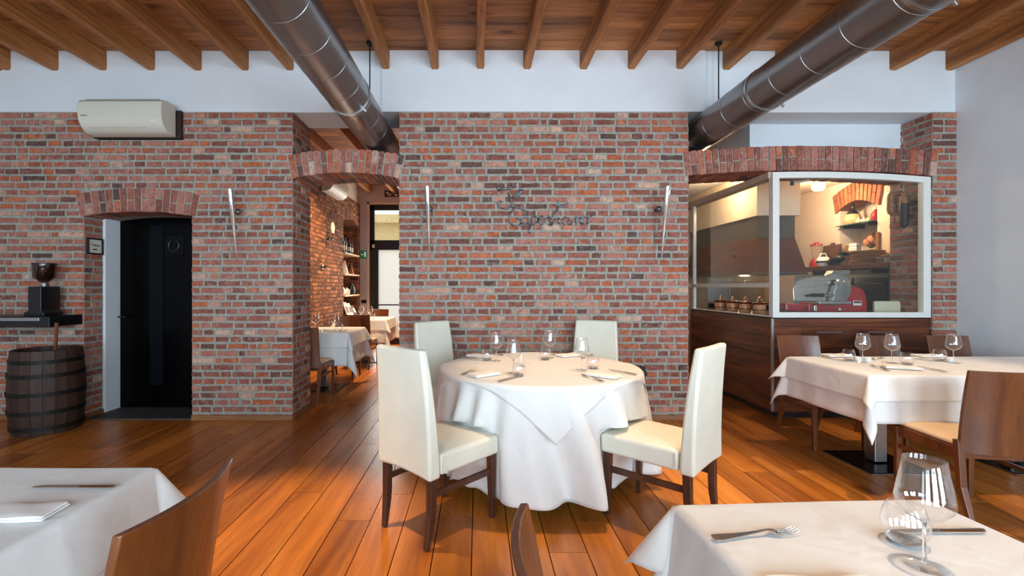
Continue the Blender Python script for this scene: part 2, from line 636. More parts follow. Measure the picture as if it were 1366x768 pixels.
def arch_ring(g, cx, cz, Rad, t, half, y0, y1, n, seed, back=True):
    rnd = random.Random(seed)
    segs = max(1, round((y1 - y0) / 0.23))
    da = 2 * half / n
    gap = 0.0065
    # mortar core
    poly = []
    m = 24
    for k in range(m + 1):
        a = -half + 2 * half * k / m
        poly.append((cx + (Rad + 0.006) * math.sin(a), cz + (Rad + 0.006) * math.cos(a)))
    for k in range(m, -1, -1):
        a = -half + 2 * half * k / m
        poly.append((cx + (Rad + t - 0.008) * math.sin(a), cz + (Rad + t - 0.008) * math.cos(a)))
    b = len(g.v)
    q = len(poly)
    h = q // 2
    vs = [(p[0], y0 + 0.004, p[1]) for p in poly] + [(p[0], y1 - 0.004, p[1]) for p in poly]
    fs = []
    for k in range(h - 1):
        o1, o2 = q - 1 - k, q - 2 - k
        fs += [(k, k + 1, o2, o1), (k + q, o1 + q, o2 + q, k + 1 + q), (k, k + q, k + 1 + q, k + 1), (o1, o2, o2 + q, o1 + q)]
    fs += [(0, q - 1, 2 * q - 1, q), (h - 1, h - 1 + q, h + q, h)]
    g.add(vs, fs, 1)
    for i in range(n):
        a0 = -half + i * da + gap / Rad
        a1 = -half + (i + 1) * da - gap / Rad
        if i % 2 == 0:
            parts = [(Rad, Rad + t)]
        else:
            s = Rad + t * rnd.uniform(0.42, 0.58)
            parts = [(Rad, s - 0.006), (s + 0.006, Rad + t)]
        for (r0, r1) in parts:
            yy = y0 - 0.006
            for s in range(segs):
                ye = y0 + (y1 - y0) * (s + 1) / segs + (rnd.uniform(-0.05, 0.05) if s < segs - 1 else 0.004)
                j = lambda v=0.003: rnd.uniform(-v, v)
                p = []
                for y in (yy, ye - 0.008):
                    for (rr, aa) in ((r0, a0), (r0, a1), (r1, a1), (r1, a0)):
                        rr2, aa2 = rr + j(), aa + j(0.003) / Rad
                        p.append((cx + rr2 * math.sin(aa2), y + j(0.002), cz + rr2 * math.cos(aa2)))
                g.hexa(p, 0, (rnd.random(), rnd.random(), rnd.random()))
                yy = ye + 0.006


# arches: centre x, centre z, inner radius, ring thickness, half angle
A_DOOR = (-3.316, 2.03 - 3.13, 3.13, 0.226, R(10.4))
A_PASS = (-1.289, 2.41 - 2.378, 2.378, 0.228, R(12.7))
A_KIT = (3.2375, 2.434 - 13.19, 13.19, 0.235, R(5.32))


def ring_half(A, z):
    """Half width that the arch ring (and what lies below it) takes at height z, 0 above it."""
    cx, cz, rad, t, half = A
    ro = rad + t + 0.006
    if z >= cz + ro:
        return 0.0
    if z < cz + rad * math.cos(half):
        return None
    w = math.sqrt(max(0.0, ro * ro - (z - cz) ** 2))
    return min(w, (z - cz) * math.tan(half) + 0.006)


def cut(spans, a, b):
    out = []
    for (x0, x1) in spans:
        if b <= x0 or a >= x1:
            out.append((x0, x1))
            continue
        if a > x0:
            out.append((x0, a))
        if b < x1:
            out.append((b, x1))
    return out


def spans_with(x0, x1, arches):
    def f(za, zb):
        s = [(x0, x1)]
        for (A, o0, o1) in arches:
            zm = (za + zb) / 2
            h = ring_half(A, zm)
            if h is None:
                h2 = ring_half(A, zb)
                if h2:          # a course that touches the foot of the ring
                    s = cut(s, A[0] - max(h2, A[0] - o0), A[0] + max(h2, o1 - A[0]))
                else:
                    s = cut(s, o0, o1)
            elif h > 0:
                s = cut(s, A[0] - h, A[0] + h)
            elif za < A[1] + A[2] + A[3]:
                h2 = ring_half(A, za)
                s = cut(s, A[0] - h2 * 0.9, A[0] + h2 * 0.9)
        return s
    return f


X_L, D0, D1, P0, P1 = -6.0, -3.845, -2.787, -1.811, -0.767     # door opening, passage opening
K0, K1, X_R = 2.045, 4.43, 4.66                                # kitchen opening, side wall
BM = [M['brick'], M['mortar']]
BM2 = [M['rustbrick'], M['rustmortar']]

# --- brick wall beside the passage, with the low arched doorway
g = Geo()
arc = []
cx, cz, rad = A_DOOR[:3]
for k in range(13):
    x = D0 + (D1 - D0) * k / 12
    arc.append((x, cz + math.sqrt((rad + 0.006) ** 2 - (x - cx) ** 2)))
g.prism([(X_L, 0), (D0, 0)] + arc + [(D1, 0), (P0, 0), (P0, TOPB), (X_L, TOPB)], WY, WB, 'xz', 1)
S = lambda x0, x1: (lambda a, b: [(x0, x1)])
bricks(g, (0, WY, 0), (1, 0, 0), (0, -1, 0), spans_with(X_L, P0, [(A_DOOR, D0, D1), (A_PASS, P0, P1)]), 0.0, TOPB, 11)
bricks(g, (P0, 0, 0), (0, 1, 0), (1, 0, 0), S(WY, WB), 0.0, TOPB, 12)                   # reveal to the passage
bricks(g, (D0, 0, 0), (0, 1, 0), (1, 0, 0), S(WY, 4.75), 0.0, 1.97, 13)                 # reveal of the doorway
bricks(g, (D1, 0, 0), (0, 1, 0), (-1, 0, 0), S(WY, WB), 0.0, 1.97, 14)
structure(g.build('wall_back_left', BM, recalc=True, tints=True))

g = Geo()
arch_ring(g, *A_DOOR, WY, 4.78, 17, 21)
structure(g.build('trim_1', BM, tints=True))

# --- brick wall in the middle
g = Geo()
g.box(P1, K0, WY, WB, 0, TOPB, 1)
bricks(g, (0, WY, 0), (1, 0, 0), (0, -1, 0), spans_with(P1, K0, [(A_PASS, P0, P1), (A_KIT, K0, K1)]), 0.0, TOPB, 31)
bricks(g, (P1, 0, 0), (0, 1, 0), (-1, 0, 0), S(WY, WB), 0.0, TOPB, 32)
bricks(g, (K0, 0, 0), (0, 1, 0), (1, 0, 0), S(WY, WB), 0.0, TOPB, 33)
structure(g.build('wall_back_middle', BM, tints=True))

# --- brick pier beside the kitchen window
g = Geo()
g.box(K1, X_R + 0.02, WY, WB, 0, TOPB, 1)
bricks(g, (0, WY, 0), (1, 0, 0), (0, -1, 0), spans_with(K1, X_R, [(A_KIT, K0, K1)]), 0.0, TOPB, 41)
bricks(g, (K1, 0, 0), (0, 1, 0), (-1, 0, 0), S(WY, WB), 0.0, TOPB, 42)
structure(g.build('wall_back_right', BM, tints=True))

g = Geo()
arch_ring(g, *A_PASS, WY, WB, 18, 22)
structure(g.build('trim_2', BM, tints=True))
g = Geo()
arch_ring(g, *A_KIT, WY, WB, 36, 23)
structure(g.build('trim_3', BM, tints=True))

# --- white plaster band over brick and openings, a shallow step where the middle stands forward
g = Geo()
xa, xb = (509 - VX) / 136.9, (940 - VX) / 136.9
g.box(X_L, xa, WY + 0.012, WB, TOPB, CEIL + 0.05)
g.box(xb, X_R + 0.02, WY + 0.012, WB, TOPB, CEIL + 0.05)
g.box(xa, xb, WY - 0.012, WB, TOPB, CEIL + 0.05)
structure(g.build('wall_back_upper', M['plaster'], bevel=0.004))

# --- side walls, rear wall with three tall windows and one more added for light
g = Geo()
g.box(X_R, X_R + 0.2, -3.2, 4.545, 0, CEIL + 0.05)
structure(g.build('wall_right', M['plaster']))
g = Geo()
g.box(X_L - 0.2, X_L, -3.2, WY + 0.1, 0, CEIL + 0.05)
structure(g.build('wall_left', M['plaster']))
WINS = [(-4.45, -3.0), (-2.2, -0.75), (0.05, 1.5), (2.3, 3.75)]  # outermost left window is unseen, added to brighten the near left table
WZ0, WZ1 = 0.35, 2.95
g = Geo()
xs = X_L
for (a, b) in WINS:
    g.box(xs, a, -3.3, -3.05, 0, CEIL + 0.05)
    g.box(a, b, -3.3, -3.05, 0, WZ0)
    g.box(a, b, -3.3, -3.05, WZ1, CEIL + 0.05)
    xs = b
g.box(xs, X_R, -3.3, -3.05, 0, CEIL + 0.05)
structure(g.build('wall_rear', M['plaster']))
for k, (a, b) in enumerate(WINS):
    g = Geo()
    for (u0, u1, w0, w1) in ((a, a + 0.06, WZ0, WZ1), (b - 0.06, b, WZ0, WZ1), (a, b, WZ0, WZ0 + 0.06), (a, b, WZ1 - 0.06, WZ1),
                             ((a + b) / 2 - 0.04, (a + b) / 2 + 0.04, WZ0, WZ1)):
        g.box(u0, u1, -3.2, -3.12, w0, w1)
    structure(g.build('window_%d' % (k + 3), M['whitepaint']))  # the first frame belongs to the added window

# --- floor: single boards running away from the camera over a dark bed
g = Geo()
g.box(X_L - 0.2, 5.2, -3.3, 10.9, -0.12, -0.022, 1)
rnd = random.Random(5)
bw = 0.189
x = -0.032 - bw * 32
while x < 5.1:
    y = -3.3 - rnd.uniform(0, 1.8)
    while y < 10.85:
        ln = rnd.uniform(1.6, 3.2)
        y0, y1 = max(y, -3.3), min(y + ln, 10.85)
        if y1 > y0 + 0.02:
            c = 0.0012
            z = rnd.uniform(-0.0008, 0.0)
            xa_, xb_ = x + 0.0016, x + bw - 0.0016
            g.hexa([(xa_, y0 + .001, -0.022), (xb_, y0 + .001, -0.022), (xb_, y1 - .001, -0.022), (xa_, y1 - .001, -0.022),
                    (xa_ + c, y0 + .001 + c, z), (xb_ - c, y0 + .001 + c, z), (xb_ - c, y1 - .001 - c, z), (xa_ + c, y1 - .001 - c, z)],
                   0, (rnd.random(), rnd.random(), rnd.random()))
        y += ln
    x += bw
structure(g.build('floor', [M['floorboard'], M['gap']], tints=True))

# --- ceiling: boards running across, over the joists
g = Geo()
g.box(X_L - 0.2, 5.2, -3.3, 10.9, CEIL + 0.02, CEIL + 0.12, 1)
y = WY - 0.005
rows = []
while y > -3.3:
    rows.append((y - 0.19, y))
    y -= 0.19
y = WB
while y < 10.8:
    rows.append((y, y + 0.19))
    y += 0.19
for (y0, y1) in rows:
    x = X_L - rnd.uniform(0, 2)
    while x < 5.1:
        ln = rnd.uniform(2.0, 3.6)
        x0, x1 = max(x, X_L), min(x + ln, 5.1)
        if x1 > x0 + 0.02:
            g.box(x0, x1 - 0.002, y0 + 0.0025, y1 - 0.0025, CEIL + rnd.uniform(0, 0.002), CEIL + 0.02, 0, (rnd.random(), rnd.random(), rnd.random()))
        x += ln
structure(g.build('ceiling', [M['ceilboard'], M['gap']], tints=True))

# --- joists: each one a beam of its own
BX = [(-3, 'beside the wall end'), (7.5, 'beyond the air conditioner'), (71.5, 'two beams out from the air conditioner corner'),
      (136, 'above the outer end of the air conditioner'),
      (200.5, 'above the middle of the air conditioner'), (263, 'just past the air conditioner'), (326, 'second past the air conditioner'), (386, 'third past the air conditioner'),
      (450, 'crossed by the passage duct'), (515, 'just inside the passage duct'), (580.5, 'one beam inside the passage duct'), (641, 'pointing straight at the viewer'),
      (703, 'above the start of the script sign'), (778, 'above the end of the script sign'), (842, 'between sign and kitchen duct'), (906.5, 'just before the kitchen duct'), (970, 'meeting the kitchen duct hanger'),
      (1040, 'hidden in part by the kitchen duct'), (1115, 'mostly behind the kitchen duct'), (1193, 'just beyond the kitchen duct'), (1268, 'beside the white side wall')]
for px, where in BX:
    xc = (px - VX) / 136.9
    w = 0.074
    if xc < X_L + 0.06 or xc > X_R - 0.05:
        continue
    g = Geo()
    rr = random.Random(px)
    nseg = 14
    ys = [-3.2 + (WY + 0.02 + 3.2) * k / nseg for k in range(nseg + 1)]
    vs, fs = [], []
    zt = CEIL
    prof = [(-w / 2, zt), (-w / 2, 3.425), (-w / 2 + 0.012, 3.411), (w / 2 - 0.012, 3.411), (w / 2, 3.425), (w / 2, zt)]
    for y in ys:
        dx, dz = rr.uniform(-0.004, 0.004), rr.uniform(-0.004, 0.004)
        for (px_, pz) in prof:
            vs.append((px_ + (dx + rr.uniform(-0.002, 0.002) if y < WY else 0), y, pz + (dz if pz < zt else 0)))
    n = len(prof)
    for k in range(nseg):
        for q in range(n):
            q2 = (q + 1) % n
            fs.append((k * n + q, k * n + q2, (k + 1) * n + q2, (k + 1) * n + q))
    fs += [tuple(range(n)), tuple(nseg * n + q for q in range(n))]
    g.add(vs, fs)
    o = g.build('ceiling_beam', M['joist'])
    o.location.x = xc
    tag(o, 'brown wooden ceiling joist %s' % where, 'beam', 'wooden joists under the board ceiling', 'structure')

# joists of the room beyond the passage
for k, xc in enumerate((-2.45, -1.9, -1.35, -0.8, -0.25, 0.3)):
    g = Geo()
    g.box(-0.04, 0.04, WB, 10.5, 3.41, CEIL)
    o = g.build('ceiling_beam', M['joist'], bevel=0.008)
    o.location.x = xc
    tag(o, 'wooden joist of the far room beyond the arched passage', 'beam', 'joists of the far room', 'structure')

# --- skirting
g = Geo()
g.box(D1, P0 + 0.02, WY - 0.022, WY - 0.006, 0, 0.052)
g.box(P0 + 0.006, P0 + 0.022, WY - 0.022, WB, 0, 0.052)
structure(g.build('baseboard_left', M['skirting'], bevel=0.003))
g = Geo()
g.box(P1, K0, WY - 0.022, WY - 0.006, 0, 0.052)
structure(g.build('baseboard_back', M['skirting'], bevel=0.003))
g = Geo()
g.box(D0 + 0.006, D0 + 0.022, WY - 0.022, 4.75, 0, 0.052)
g.box(X_L, D0 + 0.022, WY - 0.022, WY - 0.006, 0, 0.052)
structure(g.build('baseboard_doorway', M['skirting'], bevel=0.003))
g = Geo()
g.box(X_R - 0.016, X_R, -3.0, WY - 0.02, 0, 0.08)
structure(g.build('baseboard_right', M['whitepaint'], bevel=0.003))

# --- doorway to the washrooms
g = Geo()
g.box(D0 - 0.02, D0 + 0.025, 4.76, WB, 0.0, 2.02)
structure(g.build('trim_4', M['plaster'], bevel=0.004))
g = Geo()
g.box(D0 - 0.02, D1 + 0.02, WY + 0.01, WB, -0.02, 0.012)
structure(g.build('trim_5', M['darkstone'], bevel=0.003))
g = Geo()
g.box(D0 + 0.026, D1 + 0.05, 4.955, 4.995, 0.013, 2.2)
door = structure(g.build('door_1', M['blackgloss'], bevel=0.003))
g = Geo()
g.box(-3.50, -3.36, 4.945, 4.956, 0.25, 1.95)
g.build('panel', M['navy'], door, bevel=0.002)  # made-up strip for the faint bluish reflection in the dark opening
g = Geo()
g.box(-3.33, -3.14, 4.945, 4.956, 1.64, 1.84)
g.build('plaque', M['navy'], door, bevel=0.002)  # invented plate, its navy tone paints the paler reflection around the horseshoe
g = Geo()
g.tube([(-3.235 + 0.055 * math.sin(a), 4.94, 1.735 - 0.062 * math.cos(a)) for a in [R(-150 + 20 * k) for k in range(16)]], 0.011, 8)
g.build('horseshoe', M['black'], door, smooth=60)
g = Geo()
g.tube([(D0 + 0.05, 4.955, 0.98), (D0 + 0.05, 4.90, 0.98), (D0 + 0.13, 4.90, 0.98)], 0.009, 8)
g.build('door_handle', M['black'], door, smooth=60)

# ================================================================== far room beyond the passage
LX = -2.68
g = Geo()
g.box(LX - 0.5, LX - 0.0005, WB, 9.22, 0, 3.15, 1)
g.box(LX - 0.5, LX - 0.0005, 10.36, 10.5, 0, 3.15, 1)
arcn = [(9.22, 2.62)] + [(9.22 + 1.14 * k / 10, 2.62 + 0.10 * math.sin(PI * k / 10)) for k in range(1, 10)] + [(10.36, 2.62)]
g.prism(arcn + [(10.36, 3.15), (9.22, 3.15)], LX - 0.5, LX - 0.0005, 'yz', 1)


def niche(za, zb):
    if za > 2.78:
        return [(WB, 10.5)]
    return [(WB, 9.22), (10.36, 10.5)]


bricks(g, (LX, 0, 0), (0, 1, 0), (1, 0, 0), niche, 0.0, 3.15, 51)
bricks(g, (0, 10.36, 0), (1, 0, 0), (0, -1, 0), S(LX - 0.4, LX), 0, 2.6, 52)
# upright bricks over the niche
rr = random.Random(53)
for k in range(16):
    y0 = 9.20 + 1.18 * k / 16
    zb = 2.62 + 0.10 * math.sin(PI * min(1, max(0, (k + 0.5) / 16)))
    g.box(LX - 0.3, LX + 0.008, y0 + 0.006, y0 + 0.062, zb - 0.004, zb + 0.12 + rr.uniform(0, 0.1), 0, (rr.random(), rr.random(), rr.random()))
structure(g.build('wall_passage_left', BM2, tints=True))
g = Geo()
g.box(LX - 0.62, LX - 0.5, 9.0, 10.5, 0, 3.15)
g.box(LX - 0.5, LX - 0.03, WB, 10.5, 3.15, CEIL)
structure(g.build('wall_passage_upper', M['cream_plaster']))
# end wall with the street door
DX0, DX1, DT = -2.455, -1.25, 3.15
g = Geo()
g.box(LX - 0.7, DX0, 10.5, 10.7, 0, CEIL)
g.box(DX1, 0.62, 10.5, 10.7, 0, CEIL)
g.box(DX0, DX1, 10.5, 10.7, DT, CEIL)
structure(g.build('wall_passage_end', M['lilac_plaster']))
g = Geo()
g.box(0.6, 0.75, WB, 10.7, 0, CEIL)
structure(g.build('wall_passage_right', M['cream_plaster']))
g = Geo()
g.box(DX0 - 0.05, DX0, 10.47, 10.5, 0, DT + 0.05)
g.box(DX0 - 0.05, DX1 + 0.05, 10.47, 10.5, DT, DT + 0.05)
g.box(DX1, DX1 + 0.05, 10.47, 10.5, 0, DT + 0.05)
structure(g.build('trim_6', M['cream_plaster'], bevel=0.004))
g = Geo()
ya, yb = 10.52, 10.60
for (x0, x1, z0, z1) in ((DX0, DX0 + 0.10, 0, DT), (DX1 - 0.10, DX1, 0, DT), (DX0, DX1, DT - 0.12, DT), (DX0, DX1, 2.13, 2.35),
                         (DX0 + 0.1, DX0 + 0.19, 0.02, 2.13), (DX1 - 0.19, DX1 - 0.1, 0.02, 2.13), (DX0, DX1, 0, 0.16)):
    g.box(x0, x1, ya, yb, z0, z1)
door2 = structure(g.build('door_2', M['black'], bevel=0.004))
g = Geo()
g.box(DX0 + 0.1, DX1 - 0.1, 10.555, 10.561, 2.35, DT - 0.12)
g.build('transom_pane', M['pane'], door2)
fr = NT('frosted_door_glass')
fr.b.inputs['Base Color'].default_value = (0.95, 0.97, 0.98, 1)
fr.b.inputs['Roughness'].default_value = 0.4
fr.nt.nodes.remove(fr.b)
_tl = fr.n('ShaderNodeBsdfTranslucent')
_tl.inputs['Color'].default_value = (0.95, 0.97, 1, 1)
_tr = fr.n('ShaderNodeBsdfTransparent')
_mx = fr.n('ShaderNodeMixShader')
_mx.inputs[0].default_value = 0.5
fr.l(_tl.outputs[0], _mx.inputs[1])
fr.l(_tr.outputs[0], _mx.inputs[2])
fr.l(_mx.outputs[0], fr.out.inputs['Surface'])
g = Geo()
g.box(DX0 + 0.19, DX1 - 0.19, 10.555, 10.561, 0.16, 2.13)
g.build('door_pane', fr.mat, door2)
g = Geo()
g.box(DX0 + 0.1, DX1 - 0.1, 10.50, 10.53, 0.87, 0.90)
g.build('push_bar', M['black'], door2, bevel=0.004)
g = Geo()
g.box(DX0 + 0.055, DX0 + 0.115, 10.49, 10.52, 2.17, 2.25)
g.build('door_sensor', M['ivory'], door2, bevel=0.008)
# street outside
g = Geo()
g.box(-14, 8, 10.9, 30, -0.3, -0.12)
o = structure(g.build('street_ground', plain('pale_paving', (190, 186, 180), 0.9)))
g = Geo()
g.box(-12, 6, 20, 20.4, -0.2, 4.0)
g.box(-12, 6, 19.6, 20.4, 4.0, 4.35)
o = structure(g.build('street_facade', plain('ochre_facade', (232, 204, 150), 0.9)))

# ================================================================== kitchen shell and the dark passage beside it
KX = 4.80
g = Geo()
NY0, NY1, NZ0, NZ1 = 5.59, 6.17, 1.50, 2.36
g.box(KX, KX + 0.3, WB, NY0, 0, 2.9)
g.box(KX, KX + 0.3, NY1, 7.7, 0, 2.9)
g.box(KX, KX + 0.3, NY0, NY1, 0, NZ0)
g.box(KX, KX + 0.3, NY0, NY1, NZ1 + 0.05, 2.9)
g.box(KX + 0.28, KX + 0.34, NY0, NY1, NZ0, NZ1 + 0.1)
g.box(X_R, KX + 0.3, 4.9, WB + 0.02, 0, 2.9)
structure(g.build('wall_kitchen_right', M['cream_plaster']))
g = Geo()
m_ = 12
poly = [(NY0 - 0.05 + (NY1 - NY0 + 0.1) * k / m_, NZ1 - 0.09 + 0.12 * math.sin(PI * k / m_)) for k in range(m_ + 1)]
rr = random.Random(61)
for k in range(m_):
    (ya_, za_), (yb_, zb_) = poly[k], poly[k + 1]
    an = (k + 0.5) / m_ - 0.5
    sh = an * 0.10
    hh = 0.23
    parts = [(0.0, 1.0)] if k % 2 == 0 else [(0.0, 0.5), (0.54, 1.0)]
    for (t0, t1) in parts:
        p = []
        for xx in (KX - 0.03, KX + 0.2):
            p += [(xx, ya_ + 0.006 + sh * t0, za_ + hh * t0), (xx, yb_ - 0.006 + sh * t0, zb_ + hh * t0),
                  (xx, yb_ - 0.006 + sh * t1, zb_ + hh * t1), (xx, ya_ + 0.006 + sh * t1, za_ + hh * t1)]
        g.hexa(p, 0, (rr.uniform(0.6, 0.95), rr.random() * 0.4, rr.random()))
structure(g.build('trim_7', BM2, tints=True))
g = Geo()
g.box(2.0, KX + 0.3, 7.6, 7.8, 0, 3.0)
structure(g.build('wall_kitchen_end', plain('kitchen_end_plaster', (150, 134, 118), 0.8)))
g = Geo()
g.box(3.42, KX + 0.3, WB + 0.004, 7.7, 2.66, 2.74)
structure(g.build('ceiling_kitchen', M['cream_plaster']))
g = Geo()
g.box(2.845, X_R + 0.3, 4.87, 7.7, 2.745, 3.45)
g.box(2.845, X_R + 0.1, 4.87, 4.98, 2.675, 2.745)
structure(g.build('wall_kitchen_bulkhead', M['plaster']))
# ================================================================== chairs
def slab(g, fn, nu, nv, mi=0):
    """Closed slab: fn(u, v, s) gives the point on side s (0 or 1)."""
    st = len(g.v)
    for s in (0, 1):
        g.grid(lambda u, v, s=s: fn(u, v, s), nu, nv, mi)
    n = (nu + 1) * (nv + 1)
    edge = [i for i in range(nu)] + [nu + j * (nu + 1) for j in range(nv)] + [n - 1 - i for i in range(nu)] + [(nv - j) * (nu + 1) for j in range(nv)]
    for a, b in zip(edge, edge[1:] + edge[:1]):
        g.f.append([st + a, st + b, st + b + n, st + a + n])
        g.m.append(mi)
        g.t.append((.5, .5, .5))


def white_chair(label):
    """High-backed upholstered chair facing +Y, origin on the floor under the seat's middle."""
    t = thing('upholstered_dining_chair', label, 'chair')
    # seat cushion, crowned
    g = Geo()

    def seat(u, v, s):
        y = -0.20 + 0.43 * v
        hw = (0.205 + 0.020 * v)
        x = (2 * u - 1) * hw
        if s == 0:
            return (x, y, 0.355 + 0.005 * v)
        cu = (1 - (2 * u - 1) ** 4) * (1 - (2 * v - 1) ** 4)
        return (x, y, 0.462 + 0.022 * cu)
    slab(g, seat, 10, 10)
    g.build('seat', M['leather'], t, smooth=50, bevel=0.016, bseg=3)
    # tall back, leaning, tapering upwards, covering the seat's rear edge
    g = Geo()

    def back(u, v, s):
        z = 0.345 + 0.645 * v
        hw = 0.212 - 0.026 * v + 0.004 * math.sin(PI * v)
        x = (2 * u - 1) * hw
        lean = -0.205 - 0.022 * v - 0.045 * v * v
        th = 0.078 - 0.034 * v
        bow = 0.012 * (1 - (2 * u - 1) ** 2)
        zz = z + (0.0 if v > 0.02 else 0.018 * (1 - (2 * u - 1) ** 2))
        return (x, lean - (th if s == 0 else 0) - bow * 0.6, zz)
    slab(g, back, 8, 14)
    g.build('backrest', M['leather'], t, smooth=50, bevel=0.015, bseg=3)
    for sx in (-1, 1):
        g = Geo()
        g.tube([(sx * 0.2125, -0.195, 0.375), (sx * 0.2125, -0.19, 0.45)], 0.0022, 6)
        g.build('piping', M['leather'], t, smooth=60)
    for sx in (-1, 1):
        g = Geo()
        g.bar((sx * 0.196, 0.195, 0.36), (sx * 0.196, 0.20, 0.0), 0.042, 0.028)
        g.build('leg', M['darkwood'], t, bevel=0.004)
        g = Geo()
        g.bar((sx * 0.180, -0.238, 0.37), (sx * 0.178, -0.243, 0.16), 0.042, 0.038)
        g.bar((sx * 0.178, -0.243, 0.16), (sx * 0.170, -0.266, 0.0), 0.038, 0.026)
        g.build('leg', M['darkwood'], t, bevel=0.004)
        g = Geo()
        g.bar((sx * 0.178, -0.235, 0.265), (sx * 0.195, 0.195, 0.265), 0.02, 0.02, d0=0.034, d1=0.034)
        g.build('stretcher', M['darkwood'], t, bevel=0.003)
    g = Geo()
    g.box(0.206, 0.2135, -0.176, -0.164, 0.362, 0.395)
    lb = g.build('care_label', M['paper'], t)
    lb['label'] = 'small white care label'
    return t


def face(o, mid_front, facing, d=0.21):
    """Put a chair so that the middle of its front edge stands at mid_front."""
    f = Vector(facing).normalized()
    o.location = (mid_front[0] - f.x * d, mid_front[1] - f.y * d, 0)
    o.rotation_euler = (0, 0, math.atan2(-f.x, f.y))


GW = 'cream leather chairs around the round table'
c1 = white_chair('cream leather chair at the round table, front one, its back towards the passage')
c1['group'] = GW
face(c1, (-0.062, 2.758), (0.67, 0.74))
c2 = copy_tree(c1, label='cream leather high-backed chair at the round table, standing before the kitchen counter', group=GW)
face(c2, (0.868, 2.80), (-0.71, 0.70))
c3 = copy_tree(c1, label='cream leather high-backed chair behind the round table, beside the passage', group=GW)
face(c3, (-0.075, 3.79), (0.66, -0.72))
c4 = copy_tree(c1, label='cream leather high-backed chair behind the round table, under the end of the script sign', group=GW)
face(c4, (0.87, 3.83), (-0.42, -0.88))


def brown_chair(label, pad='seatpad'):
    """Bent-plywood restaurant chair facing +Y, origin on the floor under the seat's middle."""
    t = thing('plywood_back_chair', label, 'chair')
    g = Geo()

    def back(u, v, s):
        a = (2 * u - 1)
        z = 0.40 + 0.458 * v
        hw = 0.183 + 0.005 * v
        y = -0.205 - 0.030 * v - 0.040 * v * v - 0.038 * (1 - a * a)
        return (a * hw, y - (0.017 if s == 0 else 0), z)
    slab(g, back, 14, 10)
    g.build('backrest', M['chairwood'], t, smooth=40, bevel=0.003)
    g = Geo()

    def seat(u, v, s):
        y = -0.195 + 0.405 * v
        hw = 0.178 + 0.022 * v
        x = (2 * u - 1) * hw
        if s == 0:
            return (x, y, 0.428)
        return (x, y, 0.452 + 0.016 * (1 - (2 * u - 1) ** 4) * (1 - (2 * v - 1) ** 4))
    slab(g, seat, 8, 8)
    g.build('seat', M[pad], t, smooth=50, bevel=0.010, bseg=3)
    g = Geo()
    for sx in (-1, 1):
        g.bar((sx * 0.176, -0.19, 0.395), (sx * 0.198, 0.205, 0.395), 0.022, 0.022, d0=0.062, d1=0.062)
    g.bar((-0.20, 0.202, 0.395), (0.20, 0.202, 0.395), 0.022, 0.022, d0=0.062, d1=0.062)
    g.bar((-0.17, -0.19, 0.395), (0.17, -0.19, 0.395), 0.022, 0.022, d0=0.062, d1=0.062)
    g.build('seat_frame', M['chairwood'], t, bevel=0.003)
    for sx in (-1, 1):
        g = Geo()
        g.bar((sx * 0.198, 0.202, 0.425), (sx * 0.198, 0.205, 0.0), 0.036, 0.027)
        g.build('leg', M['chairwood'], t, bevel=0.004)
        g = Geo()
        g.bar((sx * 0.174, -0.205, 0.47), (sx * 0.174, -0.225, 0.22), 0.036, 0.034)
        g.bar((sx * 0.174, -0.225, 0.22), (sx * 0.172, -0.30, 0.0), 0.034, 0.024)
        g.build('leg', M['chairwood'], t, bevel=0.004)
        g = Geo()
        g.bar((sx * 0.174, -0.215, 0.30), (sx * 0.198, 0.20, 0.30), 0.016, 0.016, d0=0.026, d1=0.026)
        g.build('stretcher', M['chairwood'], t, bevel=0.003)
    return t


def put(o, x, y, facing):
    f = Vector(facing).normalized()
    o.location = (x, y, 0)
    o.rotation_euler = (0, 0, math.atan2(-f.x, f.y))


GB = 'brown plywood chairs'
b1 = brown_chair('brown plywood chair with curved back at the near table with one knife showing')
b1['group'] = GB
put(b1, -0.925, 1.012, (-1, 0.0))
b2 = copy_tree(b1, label='brown plywood chair seen edge-on at the bottom, beside the table with the single fork', group=GB)
put(b2, 0.385, 0.775, (1, 0.04))
b3 = copy_tree(b1, label='brown plywood chair with tan seat drawn up to the near side of the long table', group=GB)
put(b3, 2.815, 2.705, (0.15, 0.985))
b4 = copy_tree(b1, label='brown plywood chair behind the long table, beside the counter corner', group=GB)
put(b4, 2.86, 3.885, (0.0, -1))
b5 = copy_tree(b1, label='brown plywood chair behind the long table, back showing between two wine glasses', group=GB)
put(b5, 3.57, 3.875, (0.02, -1))
b6 = copy_tree(b1, label='brown plywood chair behind the long table, next to the white side wall', group=GB)
put(b6, 4.20, 3.885, (0, -1))


# ================================================================== tables and cloths
def edge_drop(L, rad=0.014):
    """Excess length past a table edge -> (outward, downward)."""
    q = rad * PI / 2
    if L <= 0:
        return 0.0, 0.0
    if L < q:
        a = L / rad
        return rad * math.sin(a), rad * (1 - math.cos(a))
    return rad, rad + (L - q)


